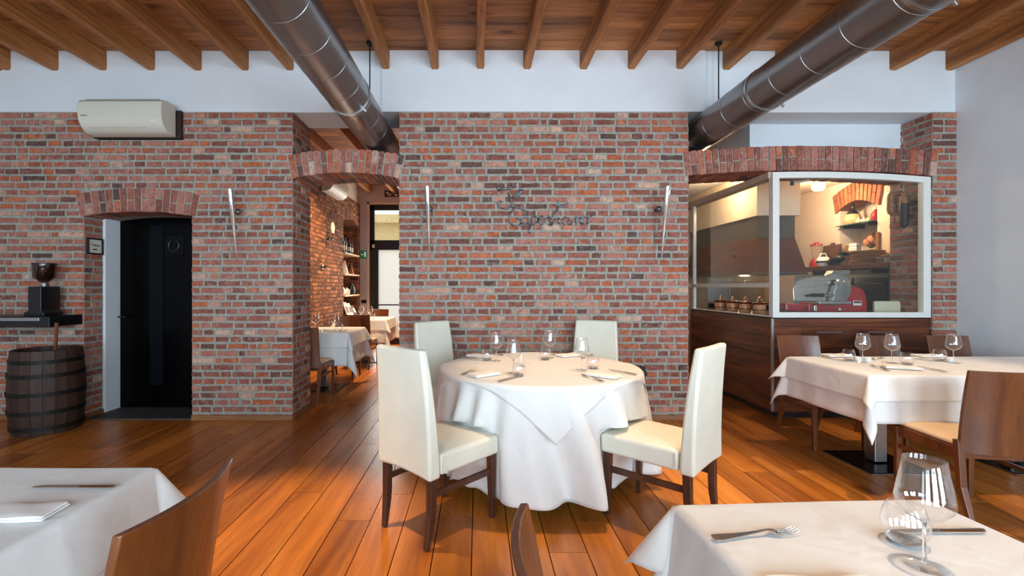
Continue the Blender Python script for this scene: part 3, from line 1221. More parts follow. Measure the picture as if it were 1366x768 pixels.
def rect_cloth(name, w, d, z, drop, seed, off=0.0, dropy=None, nx=26, wave=0.010, flare=0.55, hem=True):
    """Cloth over a w x d top whose centre is the local origin; corners hang in folded points."""
    dropy = drop if dropy is None else dropy
    rr = random.Random(seed)
    ph = [rr.uniform(0, 6.28) for _ in range(8)]
    hw, hd = w / 2 + off, d / 2 + off
    sw = [rr.uniform(-0.5, 0.5) for _ in range(4)]

    def line(h, dr, n):
        a = [-h - dr + dr * k / 14 for k in range(14)] + [-h + 0.004 * k for k in (0, 1)]
        a += [-h + 0.03 + (2 * h - 0.06) * k / n for k in range(n + 1)]
        a += [h - 0.004 * k for k in (1, 0)] + [h + dr * (k + 1) / 14 for k in range(14)]
        return a
    us, vs_ = line(hw, drop, nx), line(hd, dropy, nx)

    def pos(u, v):
        eu, ev = max(0, abs(u) - hw), max(0, abs(v) - hd)
        su, sv = (1 if u > 0 else -1), (1 if v > 0 else -1)
        bx, by = max(-hw, min(hw, u)), max(-hd, min(hd, v))
        zt = z + 0.0012 * math.sin(9 * u + ph[0]) * math.sin(8 * v + ph[1])
        if eu == 0 and ev == 0:
            return (bx, by, zt)
        if eu > 0 and ev > 0:
            rho = math.hypot(eu, ev)
            phi = math.atan2(ev, eu) / (PI / 2)
            k = (1 if su > 0 else 0) + (2 if sv > 0 else 0)
            b = math.sin(PI * phi) ** 0.75
            o, dn = edge_drop(rho)
            s = flare * b * dn
            dn2 = math.sqrt(max(dn * dn - s * s, 0))
            an = PI / 4 + sw[k] * 0.5 * b + 0.72 * (2 * phi - 1)
            ox, oy = o * math.cos(phi * PI / 2) + s * math.cos(an), o * math.sin(phi * PI / 2) + s * math.sin(an)
            return (bx + su * ox, by + sv * oy, zt - dn2)
        if eu > 0:
            o, dn = edge_drop(eu)
            t = dn / drop
            fade = min(1, (hd - abs(v)) / 0.12)
            wv = wave * t * (math.sin(11 * v + ph[2]) + 0.6 * math.sin(23 * v + ph[3])) * fade
            return (bx + su * (o + wv + 0.02 * t), by, zt - dn)
        o, dn = edge_drop(ev)
        t = dn / dropy
        fade = min(1, (hw - abs(u)) / 0.12)
        wv = wave * t * (math.sin(10 * u + ph[4]) + 0.6 * math.sin(21 * u + ph[5])) * fade
        return (bx, by + sv * (o + wv + 0.02 * t), zt - dn)
    g = Geo()
    nu, nv = len(us), len(vs_)
    vsx = [pos(u, v) for v in vs_ for u in us]
    fs = [(j * nu + i, j * nu + i + 1, (j + 1) * nu + i + 1, (j + 1) * nu + i) for j in range(nv - 1) for i in range(nu - 1)]
    g.add(vsx, fs)
    o = g.build(name, M['linen'], smooth=60, solid=0.0016)
    return o


def pedestal_table(name, label, w, d, loc, rz, group, feet=((0, 0),), h=0.74):
    t = thing(name, label, 'table', (loc[0], loc[1], 0), rz, group)
    g = Geo()
    g.box(-w / 2, w / 2, -d / 2, d / 2, h - 0.03, h)
    g.build('table_top', M['chairwood'], t, bevel=0.004)
    for (fx, fy) in feet:
        g = Geo()
        g.box(fx - 0.045, fx + 0.045, fy - 0.045, fy + 0.045, 0.02, h - 0.03)
        g.build('column', M['brushed'], t, bevel=0.006)
        g = Geo()
        g.box(fx - 0.225, fx + 0.225, fy - 0.225, fy + 0.225, 0.001, 0.013)
        b = g.build('base_plate', M['blackgloss'], t, bevel=0.003)
        g = Geo()
        g.box(fx - 0.2265, fx + 0.2265, fy - 0.2265, fy + 0.2265, 0.002, 0.008)
        g.build('rim', M['brushed'], b)
    return t


def laid_table(w, d, loc, rz, seed, tl, ul, ol, group, feet=((0, 0),), under=0.40, over=0.19, ow=None, od=None):
    pedestal_table('restaurant_table', tl, w, d, loc, rz, group, feet)
    u = rect_cloth('tablecloth', w, d, 0.7435, under, seed, 0.002, wave=0.007, flare=0.32)
    u.location = (loc[0], loc[1], 0)
    u.rotation_euler = (0, 0, rz)
    tag(u, ul, 'tablecloth', 'long white tablecloths')
    o = rect_cloth('table_topper', w, d, 0.7475, over, seed + 1, 0.012, wave=0.004)
    o.location = (loc[0], loc[1], 0)
    o.rotation_euler = (0, 0, rz)
    tag(o, ol, 'tablecloth', 'white top cloths')


GT = 'cloth-covered square tables'
# near table on the bottom right of the picture
NT_C, NT_R = (0.856, 0.78), R(2.5)
laid_table(0.63, 0.80, NT_C, NT_R, 101, 'small table at the bottom under white cloths, with a fork and a big wine glass',
           'long white cloth hanging under the top cloth of the table with the big wine glass',
           'white top cloth under the fork and the big wine glass, its corner sticking out', GT, under=0.262)
# near table on the bottom left
laid_table(0.80, 0.84, (-1.412, 0.985), 0.0, 111, 'small table hidden under cool white cloth, beside the curved brown chair back',
           'long white cloth on the table beside the curved brown chair back',
           'smooth white top cloth with a knife on it, behind the curved brown chair back', GT, under=0.262)
# long table by the counter
laid_table(1.95, 0.73, (3.435, 3.285), 0.0, 121, 'long table before the counter on steel columns with dark floor plates',
           'long white cloth with drooping corners on the table before the counter',
           'white top cloth on the long table before the counter, corner hanging low', GT,
           feet=((-0.50, 0.145), (0.50, 0.145)), under=0.305, over=0.17)
# two tables in the far room
laid_table(0.80, 0.78, (-1.97, 5.955), 0.0, 131, 'first table in the passage, white cloth corners hanging low',
           'long white cloth on the first table beyond the arch', 'white top cloth on the first table beyond the arch', GT)
laid_table(0.80, 0.80, (-1.96, 8.15), 0.0, 141, 'second table in the passage, before the glazed street door',
           'long cream-lit cloth on the table before the glazed street door', 'cream-lit top cloth on the table before the glazed street door', GT)
b7 = copy_tree(b1, label='brown chair standing with its back to the viewer just beyond the arch', group=GB)
put(b7, -1.93, 5.345, (0.0, 1))
b8 = copy_tree(b1, label='light brown chair facing the viewer behind the first passage table', group=GB)
put(b8, -1.92, 6.575, (0, -1))
b9 = copy_tree(b1, label='dark brown chair with tan seat, its back to the viewer at the second passage table', group=GB)
put(b9, -1.88, 7.535, (0, 1))
b10 = copy_tree(b1, label='brown chair behind the second passage table, against the street door', group=GB)
put(b10, -1.93, 8.79, (0, -1))

# ------------------------------------------------------------------ the round table
RT, RR = (0.42, 3.25), 0.665
t = thing('round_table', 'round dining table in the middle, hidden under two white cloths', 'table', RT + (0,))
g = Geo()
g.lathe([(0.001, 0.715), (RR - 0.01, 0.715), (RR, 0.722), (RR, 0.736), (RR - 0.004, 0.74), (0.001, 0.74)], seg=64)
g.build('table_top', M['chairwood'], t, smooth=40)
g = Geo()
g.lathe([(0.001, 0.03), (0.055, 0.03), (0.05, 0.4), (0.055, 0.714), (0.001, 0.714)], seg=24)
g.build('column', M['darkwood'], t, smooth=40)
g = Geo()
for k in range(4):
    a = PI / 4 + k * PI / 2
    g.bar((0.03 * math.cos(a), 0.03 * math.sin(a), 0.06), (0.36 * math.cos(a), 0.36 * math.sin(a), 0.02), 0.06, 0.05)
g.build('base', M['darkwood'], t, bevel=0.004)

# long round cloth: soft vertical folds that deepen towards the hem
rr = random.Random(77)
folds = [(17, 0.0, 1.0), (23, 1.3, 0.85), (11, 2.2, 0.6), (5, 0.7, 0.3)]
CHD = []
for c_ in (c1, c2, c3, c4):
    fx, fy = -math.sin(c_.rotation_euler.z), math.cos(c_.rotation_euler.z)
    mx, my = c_.location.x + 0.232 * fx - RT[0], c_.location.y + 0.232 * fy - RT[1]
    CHD.append((fx, fy, mx, my))


def skirt(th):
    return sum(a * math.sin(k * th + p) for k, p, a in folds) / 2.0


g = Geo()
NA, NR_ = 240, 8
H = 0.7435
vs, fs = [], []
rings = [(RR * k / NR_, None) for k in range(1, NR_ + 1)]
LEN = 0.655
for k in range(1, 27):
    rings.append((RR, LEN * k / 26))
vs.append((0, 0, H))
for (r, e) in rings:
    for a in range(NA):
        th = 2 * PI * a / NA
        if e is None:
            vs.append((r * math.cos(th), r * math.sin(th), H))
        else:
            o, dn = edge_drop(e, 0.02)
            tt = dn / LEN
            f = skirt(th + 0.10 * math.sin(2.1 * tt + th * 3))
            rad = RR + o + 0.003 + 0.055 * tt + 0.105 * tt ** 0.85 * f
            zz = H - dn
            if zz < 0.50:       # the cloth gives way where a chair's seat presses against it
                for (fx, fy, mx, my) in CHD:
                    ca, sa = math.cos(th), math.sin(th)
                    den = ca * fx + sa * fy
                    if den < -0.5:
                        q = (mx * fx + my * fy) / den
                        lat = abs((q * ca - mx) * fy - (q * sa - my) * fx)
                        if q > 0 and lat < 0.24:
                            rad = min(rad, q - 0.004)
            vs.append((rad * math.cos(th), rad * math.sin(th), H - dn * (1 - 0.02 * f * tt)))
for a in range(NA):
    fs.append((0, 1 + a, 1 + (a + 1) % NA))
for k in range(len(rings) - 1):
    for a in range(NA):
        b = (a + 1) % NA
        fs.append((1 + k * NA + a, 1 + (k + 1) * NA + a, 1 + (k + 1) * NA + b, 1 + k * NA + b))
g.add(vs, fs)
o = g.build('tablecloth', M['linen'], smooth=70, solid=0.0016)
o.location = RT + (0,)
tag(o, 'floor-length white cloth falling in folds around the round table', 'tablecloth', 'long white tablecloths')

# square top cloth laid cornerwise
HALF, CY = 0.885, -0.11       # half diagonal, shift towards the viewer
g = Geo()
N = 96
Hs = 0.7475


def over(u, v):
    # square rotated by 45 degrees, u and v in -1..1 along its sides
    x = (u - v) * HALF / 2
    y = (u + v) * HALF / 2 + CY
    x *= 1.0
    d = math.hypot(x, y)
    rim = RR + 0.026
    if d <= rim - 0.02:
        return (x, y, Hs)
    th = math.atan2(y, x)
    e = d - (rim - 0.02)
    o, dn = edge_drop(e, 0.026)
    k = dn / 0.3
    w = 0.010 * k * math.sin(th * 13 + 0.4) + 0.008 * k * math.sin(th * 29 + 1)
    rad = rim - 0.02 + o + 0.016 * k + w + 0.028 * k * k
    # the cloth narrows as it hangs: keep its own width around the rim
    th0 = round((th + PI / 2) / (PI / 2)) * (PI / 2) - PI / 2
    th2 = th0 + (th - th0) * (d / rad)
    return (rad * math.cos(th2), rad * math.sin(th2), Hs - dn)


g.grid(lambda a, b: over(2 * a - 1, 2 * b - 1), N, N)
o = g.build('table_topper', M['linen'], smooth=70, solid=0.0016)
o.location = RT + (0,)
tag(o, 'square cream-white top cloth laid cornerwise on the round table, one point hanging in front', 'tablecloth', 'white top cloths')

# clip on the rim of the round table
t = thing('tablecloth_clip', 'small black clip on the rim of the round table, on the side nearest the kitchen', 'clip', (RT[0] + 0.731, RT[1] + 0.02, 0.69))
g = Geo()
g.tube([(-0.02, 0, 0.045), (0.012, 0, 0.04), (0.014, 0, -0.03), (-0.012, 0, -0.04)], 0.013, 10)
g.build('body', M['black'], t, smooth=60)
g = Geo()
g.ball((0.014, 0, 0.0), 0.022, 12, sz=1.3)
g.build('knob', M['black'], t, smooth=60)


# ================================================================== tableware
def wine_glass(label, group, s=1.0):
    t = thing('wine_glass', label, 'wine glass', group=group)
    out = [(0.006, 0.088), (0.016, 0.091), (0.032, 0.101), (0.0445, 0.116), (0.0475, 0.126), (0.0465, 0.137), (0.0425, 0.160), (0.0375, 0.185), (0.0335, 0.210)]
    inn = [(r - 0.0011, z + (0.0022 if i == 0 else 0.0008)) for i, (r, z) in enumerate(out)]
    prof = [(0.0005, 0.087)] + out + [(inn[-1][0] + 0.0004, 0.2107)] + [(r, min(z, 0.2102)) for r, z in inn[::-1]] + [(0.0005, 0.0905)]
    g = Geo()
    g.lathe([(r * s, z * s) for r, z in prof], seg=32)
    g.build('bowl', M['glass'], t, smooth=60)
    g = Geo()
    g.lathe([(r * s, z * s) for r, z in [(0.0045, 0.0065), (0.0034, 0.02), (0.0031, 0.05), (0.0034, 0.075), (0.0062, 0.0875)]], seg=14)
    g.build('stem', M['solidglass'], t, smooth=70)
    g = Geo()
    g.lathe([(r * s, z * s) for r, z in [(0.001, 0.0), (0.0345, 0.0), (0.0352, 0.0012), (0.033, 0.0022), (0.014, 0.0042), (0.006, 0.0062), (0.001, 0.0064)]], seg=32)
    g.build('foot', M['glass'], t, smooth=60)
    return t


def tumbler(label, group, s=1.0):
    t = thing('water_tumbler', label, 'tumbler', group=group)
    out = [(0.024, 0.0), (0.031, 0.004), (0.039, 0.018), (0.0425, 0.034), (0.0420, 0.046), (0.0385, 0.062), (0.033, 0.076), (0.0305, 0.081)]
    prof = [(0.001, 0.0)] + out + [(0.0297, 0.0816)] + [(r - 0.0013, z) for r, z in out[:1:-1]] + [(0.030, 0.011), (0.001, 0.0095)]
    g = Geo()
    g.lathe([(r * s, z * s) for r, z in prof], seg=32)
    g.build('bowl', M['glass'], t, smooth=60)
    g = Geo()
    g.lathe([(r * s, z * s) for r, z in [(0.001, 0.0012), (0.0235, 0.0012), (0.0295, 0.0045), (0.031, 0.0085), (0.001, 0.0088)]], seg=32)
    g.build('thick_base', M['solidglass'], t, smooth=60)
    return t


def fork(label, group):
    """Fork lying along +Y (tines at +Y), origin at its middle on the cloth."""
    t = thing('table_fork', label, 'fork', group=group)
    g = Geo()

    def handle(u, v, s):
        y = -0.098 + 0.125 * v
        hw = 0.0105 * (1 - v) ** 1.4 + 0.0032
        if v < 0.04:
            hw *= 0.7
        z = 0.0018 + 0.008 * v ** 2
        return ((2 * u - 1) * hw, y, z + (0.0022 if s else 0))
    slab(g, handle, 4, 12)
    g.build('handle', M['steel'], t, smooth=50)
    g = Geo()

    def head(u, v, s):
        y = 0.027 + 0.033 * v
        hw = 0.0032 + 0.0092 * math.sin(min(1, v * 1.3) * PI / 2)
        z = 0.0098 - 0.0075 * v
        return ((2 * u - 1) * hw, y, z + (0.0018 if s else 0) - 0.002 * (1 - (2 * u - 1) ** 2) * v)
    slab(g, head, 8, 8)
    for k in range(4):
        x = -0.0107 + 0.0071 * k
        g.tube([(x, 0.058, 0.0032), (x * 0.99, 0.075, 0.0030), (x * 0.95, 0.092, 0.0066), (x * 0.93, 0.101, 0.0105)], [0.0017, 0.0016, 0.0014, 0.0009], 6)
    g.build('tines', M['steel'], t, smooth=50)
    return t


def knife(label, group):
    t = thing('table_knife', label, 'knife', group=group)
    g = Geo()

    def handle(u, v, s):
        y = -0.11 + 0.095 * v
        hw = 0.0088 - 0.0025 * v
        if v < 0.05:
            hw *= 0.75
        return ((2 * u - 1) * hw, y, 0.001 + (0.0062 if s else 0) * (1 - 0.5 * (2 * u - 1) ** 2))
    slab(g, handle, 5, 10)
    g.build('handle', M['steel'], t, smooth=50)
    g = Geo()

    def blade(u, v, s):
        y = -0.016 + 0.126 * v
        a, b = -0.0062 * (1 - 0.2 * v), 0.0088 * (1 - max(0, (v - 0.75) / 0.25) ** 2)
        return (a + (b - a) * u, y, 0.0022 + (0.0018 if s else 0))
    slab(g, blade, 4, 14)
    g.build('blade', M['steel'], t, smooth=50)
    return t


def napkin(label, group, w=0.20, d=0.105):
    """Cloth folded into a long rectangle of four layers, along X."""
    t = thing('folded_napkin', label, 'napkin', group=group)
    for k, nm in ((0, 'lower_fold'), (1, 'upper_fold')):
        g = Geo()
        ww, dd = w - 0.006 * k, d - 0.008 * k

        def f(u, v, s):
            z = 0.001 + 0.0075 * k + (0.0072 if s else 0)
            edge = min(1, 6 * min(u, 1 - u, v, 1 - v))
            return ((u - 0.5) * ww, (v - 0.5) * dd + 0.002 * math.sin(7 * u + k), z - (0.0022 * (1 - edge) if s else 0) + 0.0012 * math.sin(9 * u + 5 * v + k) * s)
        slab(g, f, 10, 6)
        g.build(nm, M['napkin'], t, smooth=50, bevel=0.002)
    return t


PROTO = {}


def ware(kind, p0, label, group, rz=0.0, h=0.752, s=1.0, p1=None):
    """A piece of tableware at photo pixel p0 of a table top (p1: the pixel its far end points to)."""
    x, y = T(p0[0], p0[1], h)
    if p1 is not None:
        x1, y1 = T(p1[0], p1[1], h)
        rz = math.atan2(-(x1 - x), (y1 - y))
        x, y = (x + x1) / 2, (y + y1) / 2
    if kind not in PROTO:
        o = {'wine': wine_glass, 'tumbler': tumbler, 'fork': fork, 'knife': knife, 'napkin': napkin}[kind](label, group)
        PROTO[kind] = o
        o.location = (x, y, h)
        o.rotation_euler = (0, 0, rz)
    else:
        o = copy_tree(PROTO[kind], (x, y, h), rz, label, group)
    o.scale = (s, s, s)
    return o


GR = 'on the round table'
w = lambda *a, **k: ware(*a, **k)
w('wine', (662, 481), 'wine glass on the round table, by the rear napkin nearest the passage', 'wine glasses ' + GR)
w('wine', (685, 497), 'wine glass on the round table, beside the steel card holder', 'wine glasses ' + GR)
w('wine', (733.5, 477), 'wine glass on the round table, farthest back, against the brick wall', 'wine glasses ' + GR)
w('wine', (776, 493), 'wine glass on the round table, before the pale rear chair back', 'wine glasses ' + GR)
w('tumbler', (650, 479.5), 'water tumbler on the round table, touching the rear napkin nearest the passage', 'tumblers ' + GR)
w('tumbler', (692, 500.5), 'water tumbler on the round table, in front of the steel card holder', 'tumblers ' + GR)
w('tumbler', (727.5, 479), 'water tumbler on the round table, in front of the farthest wine glass', 'tumblers ' + GR)
w('tumbler', (791, 490.5), 'water tumbler on the round table, next to the warmly lit napkin', 'tumblers ' + GR)
w('napkin', (645.5, 500), 'folded white napkin on the round table between fork and knife, nearest the viewer', 'napkins ' + GR, rz=R(40))
w('napkin', (805, 501.5), 'warmly lit folded napkin on the round table, nearest the kitchen counter', 'napkins ' + GR, rz=R(-38))
w('napkin', (640, 475.5), 'folded white napkin on the round table, behind the tumbler near the passage', 'napkins ' + GR, rz=R(-35))
w('napkin', (758, 474.5), 'folded white napkin on the round table, in front of the chair under the sign', 'napkins ' + GR, rz=R(30))
w('fork', (612, 501), 'fork on the round table, just outside the napkin nearest the viewer', 'forks ' + GR, p1=(639, 491.5))
w('fork', (808, 509.5), 'fork on the round table, in front of the warmly lit napkin', 'forks ' + GR, p1=(774, 500))
w('fork', (668, 473), 'fork on the round table, behind the wine glass near the passage', 'forks ' + GR, p1=(655, 470.5))
w('fork', (777, 477.5), 'fork on the round table, behind the wine glass before the pale chair back', 'forks ' + GR, p1=(789, 474))
w('knife', (661, 510), 'knife on the round table, at the front edge below the card holder', 'knives ' + GR, p1=(697, 500.5))
w('knife', (842, 498.5), 'knife on the round table, beyond the warmly lit napkin at the rim', 'knives ' + GR, p1=(818, 494))
w('knife', (614, 476.5), 'knife on the round table, before the rear napkin near the passage', 'knives ' + GR, p1=(640, 480.5))
w('knife', (754, 470.6), 'knife on the round table, between the farthest tumbler and the rear napkin', 'knives ' + GR, p1=(735, 473.5))
x, y = T(697, 488, 0.752)
t = thing('card_holder', 'small upright steel card holder in the middle of the round table', 'card holder', (x, y, 0.752), R(25))
g = Geo()
g.lathe([(0.001, 0), (0.018, 0), (0.018, 0.005), (0.001, 0.006)], seg=20)
g.build('base', M['chrome'], t, smooth=40)
g = Geo()
g.tube([(-0.014, 0, 0.005), (-0.012, 0.001, 0.05), (-0.004, 0.002, 0.09), (0.0, 0.002, 0.095), (0.004, 0.002, 0.09), (0.012, 0.001, 0.05), (0.014, 0, 0.005)], 0.0022, 8)
g.build('wire_loop', M['chrome'], t, smooth=60)

GL = 'on the long table'
w('wine', (1151, 483), 'wine glass on the long table, the one nearest the round table', 'wine glasses ' + GL)
w('wine', (1190, 484), 'wine glass on the long table, second from the round table', 'wine glasses ' + GL)
w('wine', (1272, 483.5), 'wine glass on the long table, the one closest to the white side wall', 'wine glasses ' + GL)
w('tumbler', (1132, 480.5), 'water tumbler on the long table, the one nearest the round table', 'tumblers ' + GL)
w('tumbler', (1210, 485.5), 'water tumbler on the long table, beside the front napkin', 'tumblers ' + GL)
w('tumbler', (1253, 480.5), 'water tumbler on the long table, beside the glass closest to the white side wall', 'tumblers ' + GL)
w('napkin', (1116, 474.8), 'folded white napkin on the long table, at the rear behind the first tumbler', 'napkins ' + GL, rz=R(4))
w('napkin', (1203, 491), 'folded white napkin on the long table, lying at the front edge', 'napkins ' + GL, rz=R(-24))
w('napkin', (1238, 475.3), 'folded white napkin on the long table, at the rear behind the last tumbler', 'napkins ' + GL, rz=R(4))
w('fork', (1191, 496), 'fork on the long table, at the front edge beside the napkin', 'forks ' + GL, p1=(1158, 486.5))
w('fork', (1177, 477), 'fork on the long table, at the rear behind the two wine glasses', 'forks ' + GL, p1=(1163, 479.5))
w('knife', (1262, 496), 'knife on the long table, at the front edge past the napkin', 'knives ' + GL, p1=(1222, 488.5))
w('knife', (1099, 476.5), 'knife on the long table, at the rear corner nearest the round table', 'knives ' + GL, p1=(1124, 481))
w('knife', (1221, 477.5), 'knife on the long table, at the rear before the last napkin', 'knives ' + GL, p1=(1243, 481.3))


def shaker(label, group):
    t = thing('salt_cellar', label, 'salt cellar', group=group)
    g = Geo()
    g.lathe([(0.001, 0), (0.021, 0), (0.024, 0.012), (0.024, 0.028), (0.0215, 0.03), (0.0195, 0.026), (0.019, 0.012), (0.001, 0.010)], seg=20)
    g.build('dish', M['porcelain'], t, smooth=50)
    g = Geo()
    g.lathe([(0.001, 0.0205), (0.0188, 0.0205), (0.0188, 0.022), (0.008, 0.025), (0.001, 0.026)], seg=16)
    g.build('salt', M['napkin'], t, smooth=50)
    return t


GS = 'white salt cellars on the long table'
s0 = shaker('white salt cellar on the long table, beside the first tumbler', GS)
for i, (px, py, lb) in enumerate(((1144, 481, ''), (1157, 482, 'white salt cellar on the long table, by the foot of the first wine glass'),
                                  (1267, 482, 'white salt cellar on the long table, near the white side wall'))):
    x, y = T(px, py, 0.752)
    if i == 0:
        s0.location = (x, y, 0.752)
    else:
        copy_tree(s0, (x, y, 0.752), 0, lb, GS)

# near tables
w('fork', (950, 719), 'large steel fork lying alone on the near white table at the bottom', None, p1=(1062, 710), h=0.751)
w('wine', (1233, 754), 'large wine glass on the near table with the fork, standing before the tumbler', None, h=0.751, s=1.0)
w('tumbler', (1207, 722), 'clear tumbler behind the large wine glass on the near table', None, h=0.751)
w('knife', (1296, 709), 'knife behind the large wine glass on the near table', None, p1=(1200, 710.5), h=0.751)
w('napkin', (1117, 800), 'folded napkin at the bottom edge of the near table with the fork', None, h=0.751)
w('knife', (157, 650), 'knife at the far end of the cool white near table', None, p1=(40, 650.5), h=0.751)
w('napkin', (28, 686), 'folded napkin on the cool white near table beside the curved brown chair', None, rz=R(4), h=0.751, s=0.8)

# far room
GF = 'on the passage tables'
w('wine', (421, 441), 'wine glass on the first passage table, nearest the brick pier', 'wine glasses ' + GF)
w('wine', (447, 441.5), 'wine glass on the first passage table, away from the pier', 'wine glasses ' + GF)
w('tumbler', (453, 441), 'water tumbler on the first passage table', 'tumblers ' + GF)
w('wine', (482, 424.5), 'wine glass on the second passage table, nearest the brick wall', 'wine glasses ' + GF)
w('wine', (493.5, 424.5), 'wine glass on the second passage table, nearest the street door', 'wine glasses ' + GF)
w('tumbler', (497.5, 425), 'water tumbler on the second passage table', 'tumblers ' + GF)
w('napkin', (437, 440.5), 'folded napkin on the first passage table', 'napkins ' + GF, rz=R(8))
w('knife', (431, 441.5), 'knife on the first passage table', 'knives ' + GF, rz=R(2))
w('fork', (460, 441), 'fork on the first passage table', 'forks ' + GF, rz=R(2))
# ================================================================== ducts
def duct(label, x, z, y0, y1, hang_y, clamps):
    t = thing('ventilation_duct', label, 'duct', (x, 0, z), 0, 'round steel ventilation ducts')
    rad = 0.165
    g = Geo()
    prof = []
    y = y0
    k = 0
    while y < y1:
        prof += [(rad, y), (rad, y + 0.3225), (rad + 0.0016, y + 0.3235), (rad + 0.0016, y + 0.329), (rad, y + 0.330)]
        y += 0.33
    n = len(prof)
    seg = 48
    vs = [(r * math.cos(2 * PI * s / seg), yy, r * math.sin(2 * PI * s / seg)) for r, yy in prof for s in range(seg)]
    fs = [(i * seg + s, i * seg + (s + 1) % seg, (i + 1) * seg + (s + 1) % seg, (i + 1) * seg + s) for i in range(n - 1) for s in range(seg)]
    fs += [tuple(range(seg)), tuple((n - 1) * seg + s for s in range(seg))]
    g.add(vs, fs)
    g.build('pipe', M['duct'], t, smooth=14)
    for yy in clamps:
        g = Geo()
        seg = 48
        ring = [((rad + a) * 1.0, yy + b) for a, b in ((0.001, -0.012), (0.006, -0.012), (0.006, 0.012), (0.001, 0.012))]
        vs = [(r * math.cos(2 * PI * s / seg), y_, r * math.sin(2 * PI * s / seg)) for r, y_ in ring for s in range(seg)]
        fs = [(i * seg + s, i * seg + (s + 1) % seg, ((i + 1) % 4) * seg + (s + 1) % seg, ((i + 1) % 4) * seg + s) for i in range(4) for s in range(seg)]
        g.add(vs, fs)
        c = g.build('clamp_ring', M['brushed'], t, smooth=30)
        g = Geo()
        g.bar((rad * 0.72 + 0.004, yy, -rad * 0.72), (rad * 0.72 + 0.022, yy, -rad * 0.72 - 0.02), 0.016)
        g.build('clamp_bolt', M['brushed'], c, bevel=0.002)
    g = Geo()
    g.tube([(0, hang_y, rad), (0, hang_y, CEIL - z - 0.004)], 0.006, 8)
    g.build('hanger_rod', M['hoop'], t, smooth=60)
    g = Geo()
    g.lathe([(0.001, -0.03), (0.03, -0.024), (0.034, 0.0), (0.001, 0.0)], (0, hang_y, CEIL - z), 16)
    g.build('hanger_plate', M['hoop'], t, smooth=40)
    return t


duct('round steel ventilation duct running into the opening above the small arched passage', -1.02, 2.81, -2.9, 8.6, 4.37, (3.65, 1.0))
duct('round steel ventilation duct running into the opening above the wide kitchen arch', 2.26, 2.85, -2.9, 7.2, 4.37, (3.65, 2.33))

# ================================================================== air conditioners
AC = [(0.0, 0.0), (0.0, 0.27), (0.045, 0.298), (0.12, 0.302), (0.175, 0.290), (0.205, 0.265), (0.212, 0.20), (0.205, 0.12), (0.19, 0.075),
      (0.165, 0.042), (0.125, 0.012), (0.09, 0.0)]


def air_con(label, loc, rz, w=0.77, brand=True):
    """Origin at the wall, lower back edge, middle of the width; the front looks to -Y."""
    t = thing('air_conditioner', label, 'air conditioner', loc, rz)
    g = Geo()
    poly = [(-y, z) for y, z in AC]
    g.prism(poly, -w / 2, w / 2, 'yz')
    g.build('body', M['acplastic'], t, smooth=35, bevel=0.004)
    g = Geo()
    g.prism([(-0.2075, 0.258), (-0.2145, 0.2), (-0.2075, 0.122), (-0.2035, 0.122), (-0.2085, 0.2), (-0.203, 0.258)], -w / 2 + 0.004, w / 2 - 0.006, 'yz')
    fp = g.build('front_panel', M['acplastic'], t, bevel=0.0015)
    g = Geo()
    g.prism([(-0.198, 0.107), (-0.183, 0.066), (-0.160, 0.036), (-0.157, 0.040), (-0.179, 0.069), (-0.194, 0.108)], -w / 2 + 0.07, w / 2 - 0.16, 'yz')
    g.build('air_flap', M['acgrey'], t, bevel=0.001)
    g = Geo()
    g.prism([(-0.2005, 0.112), (-0.197, 0.106), (-0.193, 0.106), (-0.193, 0.112)], -w / 2 + 0.004, w / 2 - 0.004, 'yz')
    g.build('outlet_shade_line', M['hoodgrey'], t)  # dark strip added to draw the shade in the flap gap
    g = Geo()
    g.box(w / 2 - 0.12, w / 2 - 0.07, -0.196, -0.175, 0.078, 0.096)
    g.build('display_window', M['porcelain'], t, bevel=0.003)
    g = Geo()
    for k in range(9):
        g.box(-w / 2 + 0.05, w / 2 - 0.05, -0.172 + 0.012 * k, -0.166 + 0.012 * k, 0.2945, 0.303)
    g.build('intake_grille', M['acgrey'], t)
    if brand:
        text_mesh('lettering', 'DAIKIN', 0.019, M['black'], t, Matrix.Translation((-w / 2 + 0.06, -0.2102, 0.135)) @ Matrix.Rotation(R(90), 4, 'X') @ Matrix.Rotation(R(-5), 4, 'X'))
        text_mesh('lettering', 'inverter', 0.012, M['acgrey'], t, Matrix.Translation((w / 2 - 0.07, -0.2102, 0.135)) @ Matrix.Rotation(R(90), 4, 'X') @ Matrix.Rotation(R(-5), 4, 'X'))
    return t


air_con('white air conditioner high on the brick wall above the small dark doorway', (-3.297, WY - 0.055, 2.735), 0)
t = thing('mounting_board', 'dark brown board behind the air conditioner above the small dark doorway', 'board', (-3.28, WY, 2.725))
g = Geo()
g.box(-0.41, 0.41, -0.044, -0.008, 0.0, 0.275)
g.build('board', M['boardbrown'], t, bevel=0.003)
g = Geo()
g.box(-0.415, 0.415, -0.052, -0.008, 0.0, 0.02)
g.build('ledge', M['boardbrown'], t, bevel=0.003)
air_con('second air conditioner, seen from its end on the brick wall beyond the arch', (LX + 0.012, 8.35, 2.93), R(90), 0.9, False)


